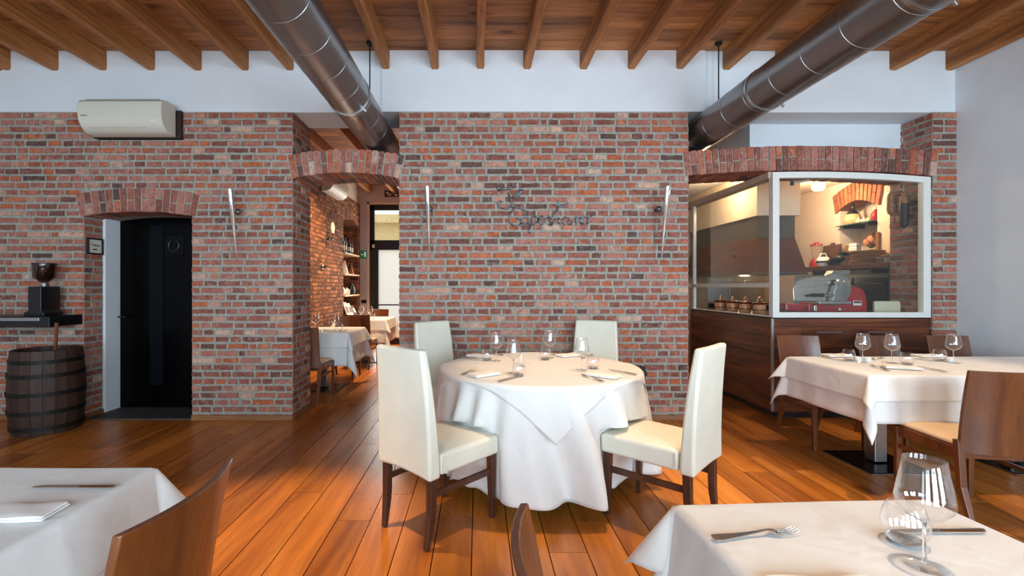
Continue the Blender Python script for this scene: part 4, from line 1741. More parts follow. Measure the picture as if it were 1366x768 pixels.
# ================================================================== cone wall lamps
def cone_lamp(label, top, bot, ball):
    t = thing('wall_sconce', label, 'wall lamp', ball, 0, 'chrome cone wall lamps')
    O = Vector(ball)
    g = Geo()
    g.ball((0, 0, 0), 0.031, 18)
    g.lathe([(0.001, 0.0), (0.03, 0.0), (0.03, 0.012), (0.001, 0.012)], (0, WY - 0.003 - O.y, 0), 20, axis='y')
    g.build('ball_mount', M['iron'], t, smooth=60)
    a, b = Vector(top) - O, Vector(bot) - O
    k = (0 - a.z) / (b.z - a.z)
    m_ = a + (b - a) * k
    g = Geo()
    g.tube([(0, 0, 0), m_], 0.006, 8)
    g.build('arm', M['chrome'], t, smooth=60)
    g = Geo()
    d = (b - a)
    pts = [a + d * q for q in (0, 0.002, 0.1, 0.3, 0.6, 0.85, 0.99, 1.0)]
    g.tube(pts, [0.022, 0.0262, 0.0248, 0.0215, 0.0145, 0.0075, 0.0035, 0.0015], 20)
    g.build('cone', M['chrome'], t, smooth=50)
    g = Geo()
    g.lathe([(0.001, 0.0), (0.0215, 0.0), (0.0215, 0.003), (0.001, 0.003)], a, 18)
    g.build('lamp_glass', M['porcelain'], t)


cone_lamp('chrome cone wall lamp on the brick between the dark doorway and the arched passage', (-2.297, 4.30, 2.20), (-2.290, 4.42, 1.535), (-2.313, 4.47, 2.018))
cone_lamp('chrome cone wall lamp on the middle brick wall, next to the arched passage', (-0.472, 4.30, 2.225), (-0.463, 4.42, 1.555), (-0.468, 4.47, 2.045))
cone_lamp('chrome cone wall lamp on the middle brick wall, next to the kitchen window', (1.751, 4.30, 2.225), (1.742, 4.42, 1.560), (1.738, 4.47, 2.045))

# ================================================================== script sign in bent iron, traced stroke by stroke on the wall
t = thing('script_sign', 'wrought iron script sign with curly letters on the middle brick wall', 'sign', ((726 - VX) / 136.9, WY - 0.03, 1.3 + (VY - 279) / 136.9))


def SG(pts, r=0.0065, name='letter', close=False):
    q = []
    for (zx, zy) in pts:
        px, py = 640 + zx / 8.035, 230 + zy / 8.035
        q.append(Vector(((px - 726) / 138.0, 0.0, (279 - py) / 138.0)))
    # Catmull-Rom through the traced points
    out = []
    n = len(q)
    for i in range(n - 1):
        p0, p1, p2, p3 = q[max(i - 1, 0)], q[i], q[i + 1], q[min(i + 2, n - 1)]
        for s in range(6):
            u = s / 6
            out.append(0.5 * ((2 * p1) + (p2 - p0) * u + (2 * p0 - 5 * p1 + 4 * p2 - p3) * u * u + (3 * p1 - p0 - 3 * p2 + p3) * u ** 3))
    out.append(q[-1])
    for i, p in enumerate(out):
        p.y = 0.006 * math.sin(i * 0.35)
    g = Geo()
    g.tube(out, r, 8)
    return g.build(name, M['iron'], t, smooth=60)


SG([(190, 150), (205, 175), (255, 180), (300, 178), (340, 165), (352, 148), (335, 135), (315, 140)], 0.010)
SG([(185, 160), (200, 190), (196, 205)], 0.008)
SG([(295, 185), (300, 230), (320, 280), (335, 320), (330, 365), (290, 392), (240, 390), (200, 365), (190, 330), (215, 312), (245, 318)])
SG([(360, 275), (400, 265), (440, 225), (450, 190), (420, 190), (380, 225), (358, 265), (400, 245), (440, 205)], 0.0075)
SG([(335, 345), (360, 375), (395, 380), (412, 360), (385, 350)], 0.0065)
SG([(468, 465), (480, 430), (460, 395), (415, 385), (365, 400), (325, 450), (318, 515), (340, 560), (385, 580), (425, 565), (440, 530), (420, 500), (395, 495)])
SG([(440, 555), (450, 510), (485, 485), (515, 500), (510, 545), (480, 562), (450, 545), (505, 545), (528, 560), (560, 520)], 0.006)
SG([(560, 475), (545, 540), (540, 600), (525, 650), (545, 655)], 0.0065)
SG([(548, 500), (575, 472), (600, 490), (598, 540), (570, 562), (548, 550)], 0.006)
SG([(610, 540), (650, 515), (680, 490), (660, 472), (630, 490), (625, 535), (655, 560), (690, 540), (715, 490)], 0.006)
SG([(715, 490), (745, 480), (735, 510), (765, 540), (755, 570), (730, 560)], 0.006)
SG([(850, 310), (835, 370), (815, 430), (780, 490), (762, 545), (770, 575)], 0.0075)
SG([(785, 355), (840, 352), (880, 350), (938, 338)], 0.0065)
SG([(835, 378), (890, 372), (938, 375)], 0.005)
SG([(770, 560), (800, 530), (825, 495), (850, 500), (845, 545), (865, 560)], 0.006)
SG([(955, 500), (915, 480), (885, 515), (895, 555), (935, 560), (955, 520), (955, 560), (990, 555)], 0.006)
SG([(975, 565), (1000, 520), (1030, 482), (1035, 540), (1030, 562), (1055, 500), (1080, 490), (1078, 545), (1100, 560)], 0.006)
SG([(1095, 560), (1090, 515), (1120, 482), (1155, 490), (1160, 535), (1130, 560), (1100, 548), (1150, 555), (1175, 500), (1200, 462), (1190, 450)], 0.006)
g = Geo()
for (zx, zy) in ((200, 170), (540, 640), (850, 330), (1195, 455), (335, 330)):
    px, py = 640 + zx / 8.035, 230 + zy / 8.035
    g.tube([((px - 726) / 138, 0, (279 - py) / 138), ((px - 726) / 138, 0.03, (279 - py) / 138)], 0.004, 6)
tag(g.build('wall_pins', M['iron'], t, smooth=60), kind='stuff')

# ================================================================== doorway sign, shelf with machine, barrel
t = thing('framed_door_sign', 'small dark framed sign with cursive writing beside the dark doorway', 'sign', (D0 + 0.008, 4.643, 1.70))
g = Geo()
for (y0, y1, z0, z1) in ((-.093, .093, .066, .08), (-.093, .093, -.08, -.066), (-.093, -.078, -.08, .08), (.078, .093, -.08, .08)):
    g.box(0, 0.02, y0, y1, z0, z1)
g.build('frame', M['black'], t, bevel=0.002)
g = Geo()
g.box(0.002, 0.009, -0.078, 0.078, -0.066, 0.066)
g.build('card', M['paper'], t)
MX = Matrix.Rotation(R(90), 4, 'Z') @ Matrix.Rotation(R(90), 4, 'X')
text_mesh('lettering', 'Toilette', 0.034, M['black'], t, Matrix.Translation((0.0095, 0.004, 0.012)) @ MX, shear=0.4)
g = Geo()
g.box(0.009, 0.0102, -0.025, 0.025, -0.036, -0.024)
g.build('underline', M['black'], t)

t = thing('wall_counter', 'black counter slab with a steel edge above the barrel, cut by the picture edge', 'counter', (-4.18, WY, 0.99))
g = Geo()
g.box(-0.55, 0.33, -0.36, -0.008, -0.055, 0.04)
g.build('slab', M['black'], t, bevel=0.004)
g = Geo()
g.box(-0.55, 0.25, -0.375, -0.36, 0.0, 0.03)
g.build('edge_strip', M['brushed'], t, bevel=0.003)
t = thing('coffee_grinder', 'black coffee grinder with a see-through hopper on the black counter', 'coffee grinder', (-4.06, WY - 0.17, 1.03))
g = Geo()
g.prism([(-0.10, 0), (0.085, 0), (0.085, 0.03), (0.06, 0.05), (0.06, 0.27), (-0.06, 0.27), (-0.06, 0.05), (-0.10, 0.03)], -0.11, 0.09, 'xz')
g.build('body', M['black'], t, bevel=0.006)
g = Geo()
g.lathe([(0.03, 0.30), (0.04, 0.315), (0.085, 0.36), (0.09, 0.475), (0.088, 0.475), (0.083, 0.362), (0.035, 0.318)], (0, -0.01, 0), 24)
g.build('hopper', glass_thin('smoky_hopper', (0.55, 0.5, 0.48), 0.8), t, smooth=50)
g = Geo()
g.lathe([(0.001, 0.475), (0.093, 0.475), (0.093, 0.487), (0.001, 0.492)], (0, -0.01, 0), 24)
g.build('lid', M['black'], t, smooth=40)
g = Geo()
g.lathe([(0.035, 0.27), (0.04, 0.3), (0.001, 0.3)], (0, -0.01, 0), 20)
g.build('collar', M['brushed'], t, smooth=40)
t = thing('wooden_barrel', 'dark wooden barrel with iron hoops standing against the brick wall', 'barrel', (-3.93, 4.24, 0))
BR = [(0.001, 0.0), (0.245, 0.0), (0.262, 0.12), (0.272, 0.33), (0.266, 0.55), (0.25, 0.735), (0.232, 0.735), (0.236, 0.68), (0.001, 0.68)]
g = Geo()
n = 20
for k in range(n):
    a0, a1 = 2 * PI * k / n + 0.006, 2 * PI * (k + 1) / n - 0.006
    pr = [(0.245, 0.002), (0.258, 0.1), (0.268, 0.22), (0.272, 0.34), (0.269, 0.47), (0.262, 0.6), (0.25, 0.735)]
    for (r0, z0), (r1, z1) in zip(pr, pr[1:]):
        p = []
        for (r, z) in ((r0, z0), (r1, z1)):
            for (q, a) in ((r - 0.022, a0), (r, a0), (r, a1), (r - 0.022, a1)):
                p.append((q * math.cos(a), q * math.sin(a), z))
        g.hexa(p)
g.build('staves', M['barrelwood'], t, weld=True)
g = Geo()
g.lathe([(0.001, 0.02), (0.24, 0.02), (0.24, 0.045), (0.001, 0.045)], seg=32)
g.build('bottom', M['barrelwood'], t, smooth=40)
for z in (0.06, 0.2, 0.36, 0.52, 0.64):
    rr_ = 0.248 + 0.026 * math.sin(PI * min(1, max(0, z / 0.72)))
    g = Geo()
    g.lathe([(rr_ - 0.002, z - 0.018), (rr_ + 0.004, z - 0.018), (rr_ + 0.004, z + 0.018), (rr_ - 0.002, z + 0.018)], seg=40, closed=True)
    g.build('hoop', M['hoop'], t, smooth=40)
t = thing('walking_stick', 'brown wooden stick leaning out of the dark barrel', 'stick', (-3.93, 4.24, 0))
g = Geo()
g.tube([(0.06, -0.02, 0.05), (0.12, -0.05, 0.5), (0.155, -0.09, 0.74), (0.187, -0.115, 0.96)], [0.012, 0.012, 0.013, 0.014], 10)
g.build('shaft', M['chairwood'], t, smooth=60)
g = Geo()
g.ball((0.187, -0.115, 0.965), 0.016, 12)
g.build('knob', M['chairwood'], t, smooth=60)

# ================================================================== far room: niche shelves and what stands on them
SHZ = (0.70, 1.13, 1.56, 1.985)
SHN = ('lowest', 'second', 'third', 'top')
for z, nm in zip(SHZ, SHN):
    g = Geo()
    g.box(LX - 0.42, LX + (0.04 if z > 1 else 0.12), 9.225, 10.355, z - 0.032, z)
    o = g.build('wall_shelf', M['shelfwood'] if z > 1 else M['oldwood'], bevel=0.003)
    tag(o, 'pale wooden shelf in the far brick niche, %s of the four' % nm if z > 1 else 'darker wooden shelf in the far brick niche, lowest of the four', 'shelf', 'niche shelves')


def wine_bottle(label, loc, group, lab='paper', h=0.31):
    t = thing('wine_bottle', label, 'bottle', loc, 0, group)
    g = Geo()
    k = h / 0.31
    g.lathe([(r, z * k) for r, z in [(0.001, 0), (0.036, 0), (0.038, 0.006), (0.038, 0.19), (0.034, 0.215), (0.018, 0.24), (0.0145, 0.25), (0.0145, 0.3), (0.016, 0.302), (0.016, 0.309), (0.001, 0.31)]], seg=20)
    g.build('body', M['bottle'], t, smooth=40)
    g = Geo()
    g.lathe([(0.0384, 0.06 * k), (0.0386, 0.062 * k), (0.0386, 0.15 * k), (0.0384, 0.152 * k)], seg=20)
    g.build('label', M[lab], t, smooth=40)
    g = Geo()
    g.lathe([(0.0155, 0.255 * k), (0.0168, 0.26 * k), (0.0168, 0.309 * k), (0.001, 0.3115 * k)], seg=16)
    g.build('capsule', M['black'], t, smooth=40)
    return t


GWB = 'wine bottles on the top niche shelf'
wb = wine_bottle('dark wine bottle on the top niche shelf, nearest the viewer', (LX - 0.03, 9.30, SHZ[3]), GWB)
for y, x, s, lb in ((9.52, -0.05, 1.0, 'dark wine bottle on the top niche shelf, second from the viewer'), (9.80, -0.04, 0.95, 'dark wine bottle on the top niche shelf, third from the viewer'),
                    (10.05, -0.06, 0.92, 'dark wine bottle on the top niche shelf, nearest the street door')):
    copy_tree(wb, (LX + x, y, SHZ[3]), 0, lb, GWB).scale = (s, s, s)
t = thing('wrapped_cone', 'white cone-shaped wrapped package on the third niche shelf', 'package', (LX - 0.06, 9.52, SHZ[2]))
g = Geo()
g.lathe([(0.001, 0), (0.085, 0), (0.08, 0.03), (0.03, 0.2), (0.012, 0.27), (0.001, 0.275)], seg=16)
g.build('wrap', M['paper'], t, smooth=40)
g = Geo()
g.tube([(0.024 * math.cos(a), 0.024 * math.sin(a), 0.23) for a in [2 * PI * k / 12 for k in range(12)]], 0.004, 6, closed=True)
g.build('ribbon', M['beige'], t)
t = thing('oil_cruet', 'small glass cruet on the third niche shelf beside the white cone', 'cruet', (LX - 0.05, 10.0, SHZ[2]))
g = Geo()
g.lathe([(0.001, 0), (0.05, 0), (0.052, 0.02), (0.03, 0.11), (0.015, 0.15), (0.015, 0.20), (0.001, 0.2)], seg=18)
g.build('body', M['amber'], t, smooth=40)
g = Geo()
g.tube([(0, 0, 0.2), (0.0, 0, 0.225)], 0.013, 10)
g.build('stopper', M['black'], t, smooth=40)
g = Geo()
g.tube([(0.04, 0, 0.07), (0.075, 0, 0.1), (0.06, 0, 0.15), (0.015, 0, 0.17)], 0.005, 6)
g.build('handle', M['amber'], t, smooth=60)


def teapot(label, loc, group, mat='porcelain'):
    t = thing('teapot', label, 'teapot', loc, R(-60), group)
    g = Geo()
    g.lathe([(0.001, 0), (0.05, 0), (0.075, 0.04), (0.072, 0.09), (0.04, 0.13), (0.036, 0.14), (0.001, 0.14)], seg=20)
    g.build('body', M[mat], t, smooth=50)
    g = Geo()
    g.lathe([(0.037, 0.14), (0.03, 0.152), (0.01, 0.158), (0.013, 0.17), (0.001, 0.178)], seg=16)
    g.build('lid', M[mat], t, smooth=50)
    g = Geo()
    g.tube([(0.06, 0, 0.06), (0.1, 0, 0.08), (0.12, 0, 0.13)], [0.016, 0.012, 0.008], 10)
    g.build('spout', M[mat], t, smooth=60)
    g = Geo()
    g.tube([(-0.065, 0, 0.1), (-0.11, 0, 0.105), (-0.115, 0, 0.06), (-0.07, 0, 0.04)], 0.007, 8)
    g.build('handle', M[mat], t, smooth=60)
    return t


tp = teapot('white teapot on the second niche shelf, nearest the viewer', (LX - 0.06, 9.38, SHZ[1]), 'teapots in the niche')
copy_tree(tp, (LX - 0.05, 9.66, SHZ[1]), R(-40), 'white teapot on the second niche shelf, next to the dark pot', 'teapots in the niche').scale = (0.85, 0.85, 0.85)
dp = teapot('black pot on the second niche shelf beside the white teapots', (LX - 0.06, 10.02, SHZ[1]), 'teapots in the niche', 'black')
dp.scale = (1.25, 1.25, 1.5)
for k, (y, hh, c, lb) in enumerate(((9.42, 0.28, 'paper', 'pale upright booklet leaning on the lowest niche shelf, nearest the viewer'),
                                    (9.66, 0.25, 'ivory', 'cream upright booklet leaning on the lowest niche shelf, in the middle'),
                                    (9.95, 0.2, 'oldwood', 'brown upright booklet leaning on the lowest niche shelf, nearest the end wall'))):
    t = thing('leaning_booklet', lb, 'booklet', (LX - 0.02, y, SHZ[0]), 0, 'booklets in the niche')
    g = Geo()
    g.hexa([(0.07, -0.1, 0), (0.09, -0.1, 0), (0.09, 0.1, 0), (0.07, 0.1, 0), (-0.03, -0.1, hh), (-0.01, -0.1, hh), (-0.01, 0.1, hh), (-0.03, 0.1, hh)])
    g.build('cover', M[c], t, bevel=0.002)
    g = Geo()
    g.hexa([(0.0905 - 0.1 * 0.25, -0.07, hh * 0.25), (0.0925 - 0.1 * 0.25, -0.07, hh * 0.25), (0.0925 - 0.1 * 0.25, 0.07, hh * 0.25), (0.0905 - 0.1 * 0.25, 0.07, hh * 0.25),
            (0.0905 - 0.1 * 0.7, -0.07, hh * 0.7), (0.0925 - 0.1 * 0.7, -0.07, hh * 0.7), (0.0925 - 0.1 * 0.7, 0.07, hh * 0.7), (0.0905 - 0.1 * 0.7, 0.07, hh * 0.7)])
    g.build('cover_picture', M['oldwood' if c != 'oldwood' else 'paper'], t)


def disc_lamp(label, loc):
    t = thing('wall_sconce', label, 'wall lamp', loc, 0, 'disc wall lamps in the far room')
    g = Geo()
    g.tube([(0.005, 0, 0), (0.12, 0, 0)], 0.012, 8)
    g.tube([(0.07, -0.07, 0), (0.07, 0.07, 0)], 0.016, 8)
    g.build('bracket', M['black'], t, smooth=60)
    g = Geo()
    g.tube([(0.11, 0, 0), (0.12, 0, 0.12)], 0.006, 8)
    g.build('arm', M['black'], t, smooth=60)
    g = Geo()
    g.lathe([(0.001, -0.005), (0.095, -0.005), (0.1, 0.0), (0.095, 0.006), (0.001, 0.01)], (0.12, 0, 0.2), 24, axis='x')
    g.build('shade', M['ivory'], t, smooth=40)


disc_lamp('wall lamp with a pale upright disc on the warm brick wall beyond the arch', (LX + 0.01, 8.15, 2.13))
t = thing('wall_hook', 'small black twin hook low on the warm brick wall beyond the arch', 'hook', (LX + 0.01, 7.95, 1.62))
for s in (-1, 1):
    g = Geo()
    g.tube([(0.0, s * 0.03, 0.02), (0.05, s * 0.04, 0.0), (0.07, s * 0.045, 0.04)], 0.012, 8)
    g.build('hook', M['black'], t, smooth=60)
g = Geo()
g.box(-0.004, 0.012, -0.05, 0.05, -0.02, 0.05)
g.build('back_plate', M['black'], t, bevel=0.003)

EY = 10.5
E = lambda px, py: ((px - VX) * EY / F, 1.3 + (VY - py) * EY / F)
t = thing('exit_sign', 'green emergency exit sign on the end wall beside the street door', 'sign', (E(485, 339.5)[0], EY, E(485, 339.5)[1]))
g = Geo()
g.box(-0.072, 0.072, -0.022, -0.002, -0.085, 0.09)
g.build('sign_plate', M['green'], t, bevel=0.003)
g = Geo()
g.box(-0.075, 0.075, -0.03, -0.002, -0.125, -0.09)
g.build('caption_strip', M['acgrey'], t, bevel=0.002)
g = Geo()   # running figure, doorway and arrow
yq0, yq1 = -0.0235, -0.022
g.prism([(0.02, -0.05), (0.055, -0.05), (0.055, 0.06), (0.02, 0.06)], yq0, yq1, 'xz')
g.prism([(-0.055, 0.0), (-0.03, 0.022), (-0.03, 0.008), (-0.008, 0.008), (-0.008, -0.008), (-0.03, -0.008), (-0.03, -0.022)], yq0, yq1, 'xz')
g.build('pictogram', M['signwhite'], t)
t = thing('light_switch', 'black switch plate on the end wall under the green exit sign', 'switch', (E(485.5, 402)[0], EY, E(485.5, 402)[1]))
g = Geo()
g.box(-0.06, 0.06, -0.012, -0.002, -0.04, 0.04)
g.build('plate', M['black'], t, bevel=0.004)
for k in range(3):
    g = Geo()
    g.box(-0.046 + 0.032 * k, -0.018 + 0.032 * k, -0.017, -0.012, -0.025, 0.025)
    g.build('rocker', M['navy'], t, bevel=0.002)
t = thing('wall_plaque', 'brown plaque with pale marks above the street door', 'plaque', (E(523, 258.5)[0], EY, E(523, 258.5)[1]))
g = Geo()
g.box(-0.17, 0.17, -0.02, -0.002, -0.075, 0.075)
g.build('board', M['oldwood'], t, bevel=0.003)
for k, (x_, z_) in enumerate(((-0.1, 0.02), (-0.05, -0.02), (0.03, 0.03), (0.09, -0.03))):
    g = Geo()
    g.box(x_ - 0.028, x_ + 0.028, -0.026, -0.02, z_ - 0.016, z_ + 0.016)
    g.build('pale_mark', M['porcelain'], t, bevel=0.003)
t = thing('emergency_lamp', 'small dark lamp box high on the end wall beyond the arch', 'lamp', (E(487, 245)[0], EY, E(487, 245)[1]))
g = Geo()
g.box(-0.05, 0.05, -0.06, -0.002, -0.015, 0.025)
g.build('housing', M['black'], t, bevel=0.004)
g = Geo()
g.box(-0.04, 0.04, -0.05, -0.01, -0.022, -0.015)
g.build('diffuser', M['acgrey'], t, bevel=0.003)
t = thing('ceiling_strip_lamp', 'slanting white strip lamp below the far room ceiling near the street door', 'lamp', (-1.55, 9.0, 0))
g = Geo()
g.bar((0, -0.35, 3.42), (-0.02, 0.75, 3.36), 0.10, d0=0.05, d1=0.05)
g.build('housing', M['whitepaint'], t, bevel=0.006)
g = Geo()
g.bar((0, -0.32, 3.39), (-0.02, 0.72, 3.33), 0.06, d0=0.012, d1=0.012)
g.build('diffuser', emit('lit_strip', (255, 246, 230), 2.5), t)
# ================================================================== counter with glazed screen
CX, CYF, CT = 2.877, 4.55, 0.985       # corner of the counter: x of its side, y of its front, height
t = thing('kitchen_counter', 'dark striped wooden counter with drawers below the white-framed kitchen glass', 'counter', (CX, CYF, 0))
g = Geo()
g.box(0.016, 1.545, 0.016, 0.44, 0.08, CT)
g.box(0.016, 1.545, 0.44, 0.62, 0.08, CT)
g.box(0.016, 0.60, 0.62, 1.75, 0.08, CT)
g.build('carcass', M['counterwood'], t)
g = Geo()
for k in range(5):                      # veneer courses of the side
    z0 = 0.075 + 0.182 * k
    g.box(0.0, 0.016, 0.012, 1.75, z0 + 0.0015, min(z0 + 0.1805, CT))
g.build('side_panel', M['counterside'], t, bevel=0.0015)
g = Geo()
g.box(0.012, 1.545, 0.0, 0.016, 0.075, 0.40)
g.box(0.012, 0.30, 0.0, 0.016, 0.402, 0.905)
g.box(1.30, 1.545, 0.0, 0.016, 0.402, 0.905)
g.box(0.012, 1.545, -0.004, 0.016, 0.907, CT)
g.build('front_panel', M['counterwood'], t, bevel=0.0015)
for (x0, x1) in ((0.303, 0.798), (0.802, 1.297)):
    for (z0, z1) in ((0.69, 0.903), (0.404, 0.686)):
        g = Geo()
        g.box(x0, x1, -0.002, 0.016, z0, z1)
        d = g.build('drawer', M['counterwood'], t, bevel=0.002)
        g = Geo()
        xm = (x0 + x1) / 2
        g.box(xm - 0.12, xm + 0.12, -0.018, -0.002, z1 - 0.055, z1 - 0.045)
        g.build('handle', M['brushed'], d, bevel=0.002)
g = Geo()
g.box(-0.006, 0.016, -0.006, 0.016, 0.075, CT)
g.build('corner_strip', M['brushed'], t, bevel=0.003)
g = Geo()
g.box(0.09, 1.545, 0.09, 0.10, 0.001, 0.08)
g.box(0.09, 0.10, 0.10, 1.75, 0.001, 0.08)
g.build('plinth', M['black'], t)
g = Geo()
g.box(0.0, 1.545, 0.0, 0.64, CT, CT + 0.012)
g.box(0.0, 0.62, 0.64, 1.76, CT, CT + 0.012)
g.build('worktop', M['black'], t, bevel=0.002)
WT = CT + 0.012

# white frame and panes standing on the counter
win = bpy.data.objects.new('window_1', None)
COL.objects.link(win)
structure(win)
yf = CYF + 0.012
zr = lambda x: A_KIT[1] + math.sqrt(A_KIT[2] ** 2 - (x - A_KIT[0]) ** 2) - 0.012
g = Geo()
xl, xr = CX + 0.002, K1 - 0.010
n = 24
top = [(xl + (xr - xl) * k / n, zr(xl + (xr - xl) * k / n)) for k in range(n + 1)]
low = [(x, z - 0.058) for x, z in top]
g2 = g
for k in range(n):
    (xa_, za_), (xb_, zb_) = top[k], top[k + 1]
    (xc_, zc_), (xd_, zd_) = low[k], low[k + 1]
    g.hexa([(xc_, yf - .02, zc_), (xd_, yf - .02, zd_), (xd_, yf + .035, zd_), (xc_, yf + .035, zc_),
            (xa_, yf - .02, za_), (xb_, yf - .02, zb_), (xb_, yf + .035, zb_), (xa_, yf + .035, za_)])
g.box(xl - 0.001, xl + 0.062, yf - 0.022, yf + 0.04, WT, zr(xl) - 0.002)
g.box(xr - 0.07, xr + 0.001, yf - 0.022, yf + 0.036, WT, zr(xr) - 0.002)
g.box(xl + 0.06, xr - 0.06, yf - 0.02, yf + 0.035, WT, WT + 0.05)
g.build('front_frame', M['whitepaint'], win)
g = Geo()
poly = [(xl + 0.05, WT + 0.04), (xr - 0.05, WT + 0.04)] + [(x, z + 0.01) for x, z in low[::-1] if xl + 0.04 < x < xr - 0.04]
g.prism(poly, yf + 0.004, yf + 0.012, 'xz')
g.build('front_pane', M['pane'], win)
g = Geo()
ys0, ys1 = yf + 0.04, 6.75
g.box(xl - 0.02, xl + 0.10, ys0 - 0.02, ys1, 2.37, 2.43)
g.build('side_rail', plain('beige_rail', (196, 178, 158), 0.5), win, bevel=0.004)
g = Geo()
g.box(xl + 0.005, xl + 0.04, ys0, ys1, 1.29, 1.335)
g.box(xl + 0.005, xl + 0.04, 6.22, 6.26, WT - 0.01, 2.37)
g.box(xl + 0.001, xl + 0.045, ys0, 6.3, WT, WT + 0.012)
g.build('side_frame', M['whitepaint'], win, bevel=0.003)
g = Geo()
g.box(xl + 0.018, xl + 0.026, ys0, 6.22, WT + 0.36, 2.37)
g.box(xl + 0.018, xl + 0.026, 6.26, ys1, 1.335, 2.37)
g.build('side_pane', M['pane'], win)

# ================================================================== on the counter
t = thing('meat_slicer', 'red meat slicer with a steel blade and carriage behind the kitchen glass', 'meat slicer', (3.66, 4.96, WT))
g = Geo()
g.prism([(-0.20, 0.03), (0.42, 0.03), (0.42, 0.12), (0.405, 0.22), (0.37, 0.275), (0.31, 0.30), (0.24, 0.30), (0.20, 0.22), (0.19, 0.13), (-0.16, 0.13), (-0.20, 0.10)], -0.09, 0.10, 'xz')
g.prism([(-0.42, 0.05), (-0.20, 0.03), (-0.20, 0.11), (-0.42, 0.13)], -0.06, 0.08, 'xz')
g.build('body', M['red'], t, bevel=0.014, bseg=3)
for (x_, y_) in ((-0.15, -0.06), (0.36, -0.06), (-0.15, 0.07), (0.36, 0.07)):
    g = Geo()
    g.lathe([(0.001, 0), (0.022, 0), (0.02, 0.034), (0.001, 0.034)], (x_, y_, 0), 14)
    g.build('foot', M['black'], t, smooth=40)
g = Geo()
g.lathe([(0.001, -0.012), (0.06, -0.012), (0.165, 0.0), (0.17, 0.004), (0.165, 0.010), (0.001, 0.012)], (0.06, -0.115, 0.275), 48, axis='y')
g.build('blade', M['brushed'], t, smooth=30)
g = Geo()
pl = [(-0.40, 0.155), (0.0, 0.155), (0.06, 0.24), (0.06, 0.395), (0.0, 0.415), (-0.28, 0.385), (-0.37, 0.35), (-0.41, 0.28)]
g.prism(pl, -0.16, -0.148, 'xz')
g.build('gauge_plate', M['steel'], t, bevel=0.004)
g = Geo()
for k in range(12):
    zz = 0.18 + 0.018 * k
    g.box(-0.385, 0.0, -0.163, -0.16, zz, zz + 0.004)
g.build('gauge_ribs', M['brushed'], t)
g = Geo()
g.prism([(-0.22, 0.125), (0.11, 0.125), (0.11, 0.155), (-0.22, 0.155)], -0.27, -0.13, 'xz')
g.build('carriage', M['brushed'], t, bevel=0.005)
g = Geo()
g.prism([(-0.05, 0.155), (-0.01, 0.155), (0.0, 0.24), (0.03, 0.33), (-0.005, 0.335), (-0.03, 0.25)], -0.225, -0.20, 'xz')
g.build('support_arm', M['brushed'], t, bevel=0.004)
g = Geo()
g.lathe([(0.001, -0.03), (0.028, -0.03), (0.03, 0.02), (0.001, 0.025)], (0.025, -0.205, 0.345), 20, axis='y')
g.lathe([(0.001, -0.03), (0.016, -0.03), (0.016, 0.02), (0.001, 0.025)], (0.075, -0.205, 0.345), 16, axis='y')
g.build('hub', M['brushed'], t, smooth=40)
g = Geo()
g.tube([(-0.03, -0.215, 0.212), (-0.14, -0.215, 0.212)], 0.014, 12)
g.build('pusher_rod', M['brushed'], t, smooth=40)
g = Geo()
g.tube([(-0.14, -0.215, 0.212), (-0.18, -0.215, 0.213), (-0.25, -0.215, 0.205)], [0.021, 0.018, 0.009], 12)
g.build('pusher_handle', M['black'], t, smooth=50)
g = Geo()
g.bar((-0.25, -0.26, 0.02), (-0.255, -0.26, 0.11), 0.03, d0=0.02, d1=0.02)
g.build('carriage_handle', M['chrome'], t, bevel=0.005)
g = Geo()
g.prism([(0.02, 0.415), (0.055, 0.47), (0.23, 0.475), (0.235, 0.435), (0.13, 0.415), (0.10, 0.40)], -0.10, 0.0, 'xz')
g.build('blade_cover', M['brushed'], t, bevel=0.006)
g = Geo()
g.tube([(0.145, -0.1, 0.42), (0.195, -0.11, 0.37), (0.215, -0.11, 0.31), (0.255, -0.1, 0.30)], 0.012, 8)
g.build('guard_bracket', M['brushed'], t, smooth=40)
g = Geo()
g.box(0.255, 0.345, -0.106, -0.1015, 0.105, 0.155)
pl = g.build('name_plate', M['porcelain'], t, bevel=0.002)
g = Geo()
g.box(0.263, 0.337, -0.1075, -0.106, 0.128, 0.15)
g.build('print_block', M['darkglaze'], pl)
g = Geo()
g.lathe([(0.001, -0.01), (0.012, -0.008), (0.012, 0.004), (0.001, 0.004)], (0.12, -0.096, 0.065), 14, axis='y')
g.build('power_button', M['porcelain'], t, smooth=40)

t = thing('cutting_board', 'cream plastic cutting board standing upright beside the red slicer', 'cutting board', (4.20, 4.78, WT))
g = Geo()


def rrect(w, h, r, n=5):
    p = []
    for cx_, cz_, a0 in ((w / 2 - r, r, -90), (w / 2 - r, h - r, 0), (-w / 2 + r, h - r, 90), (-w / 2 + r, r, 180)):
        for k in range(n + 1):
            a = R(a0 + 90 * k / n)
            p.append((cx_ + r * math.cos(a), cz_ + r * math.sin(a)))
    return p


g.prism(rrect(0.265, 0.152, 0.022), -0.012, 0.012, 'xz')
tag(g.build('board', M['ivory'], t, bevel=0.003))
g = Geo()
g.box(-0.08, 0.08, -0.03, 0.03, 0.0, 0.006)
g.build('foot', M['ivory'], t)


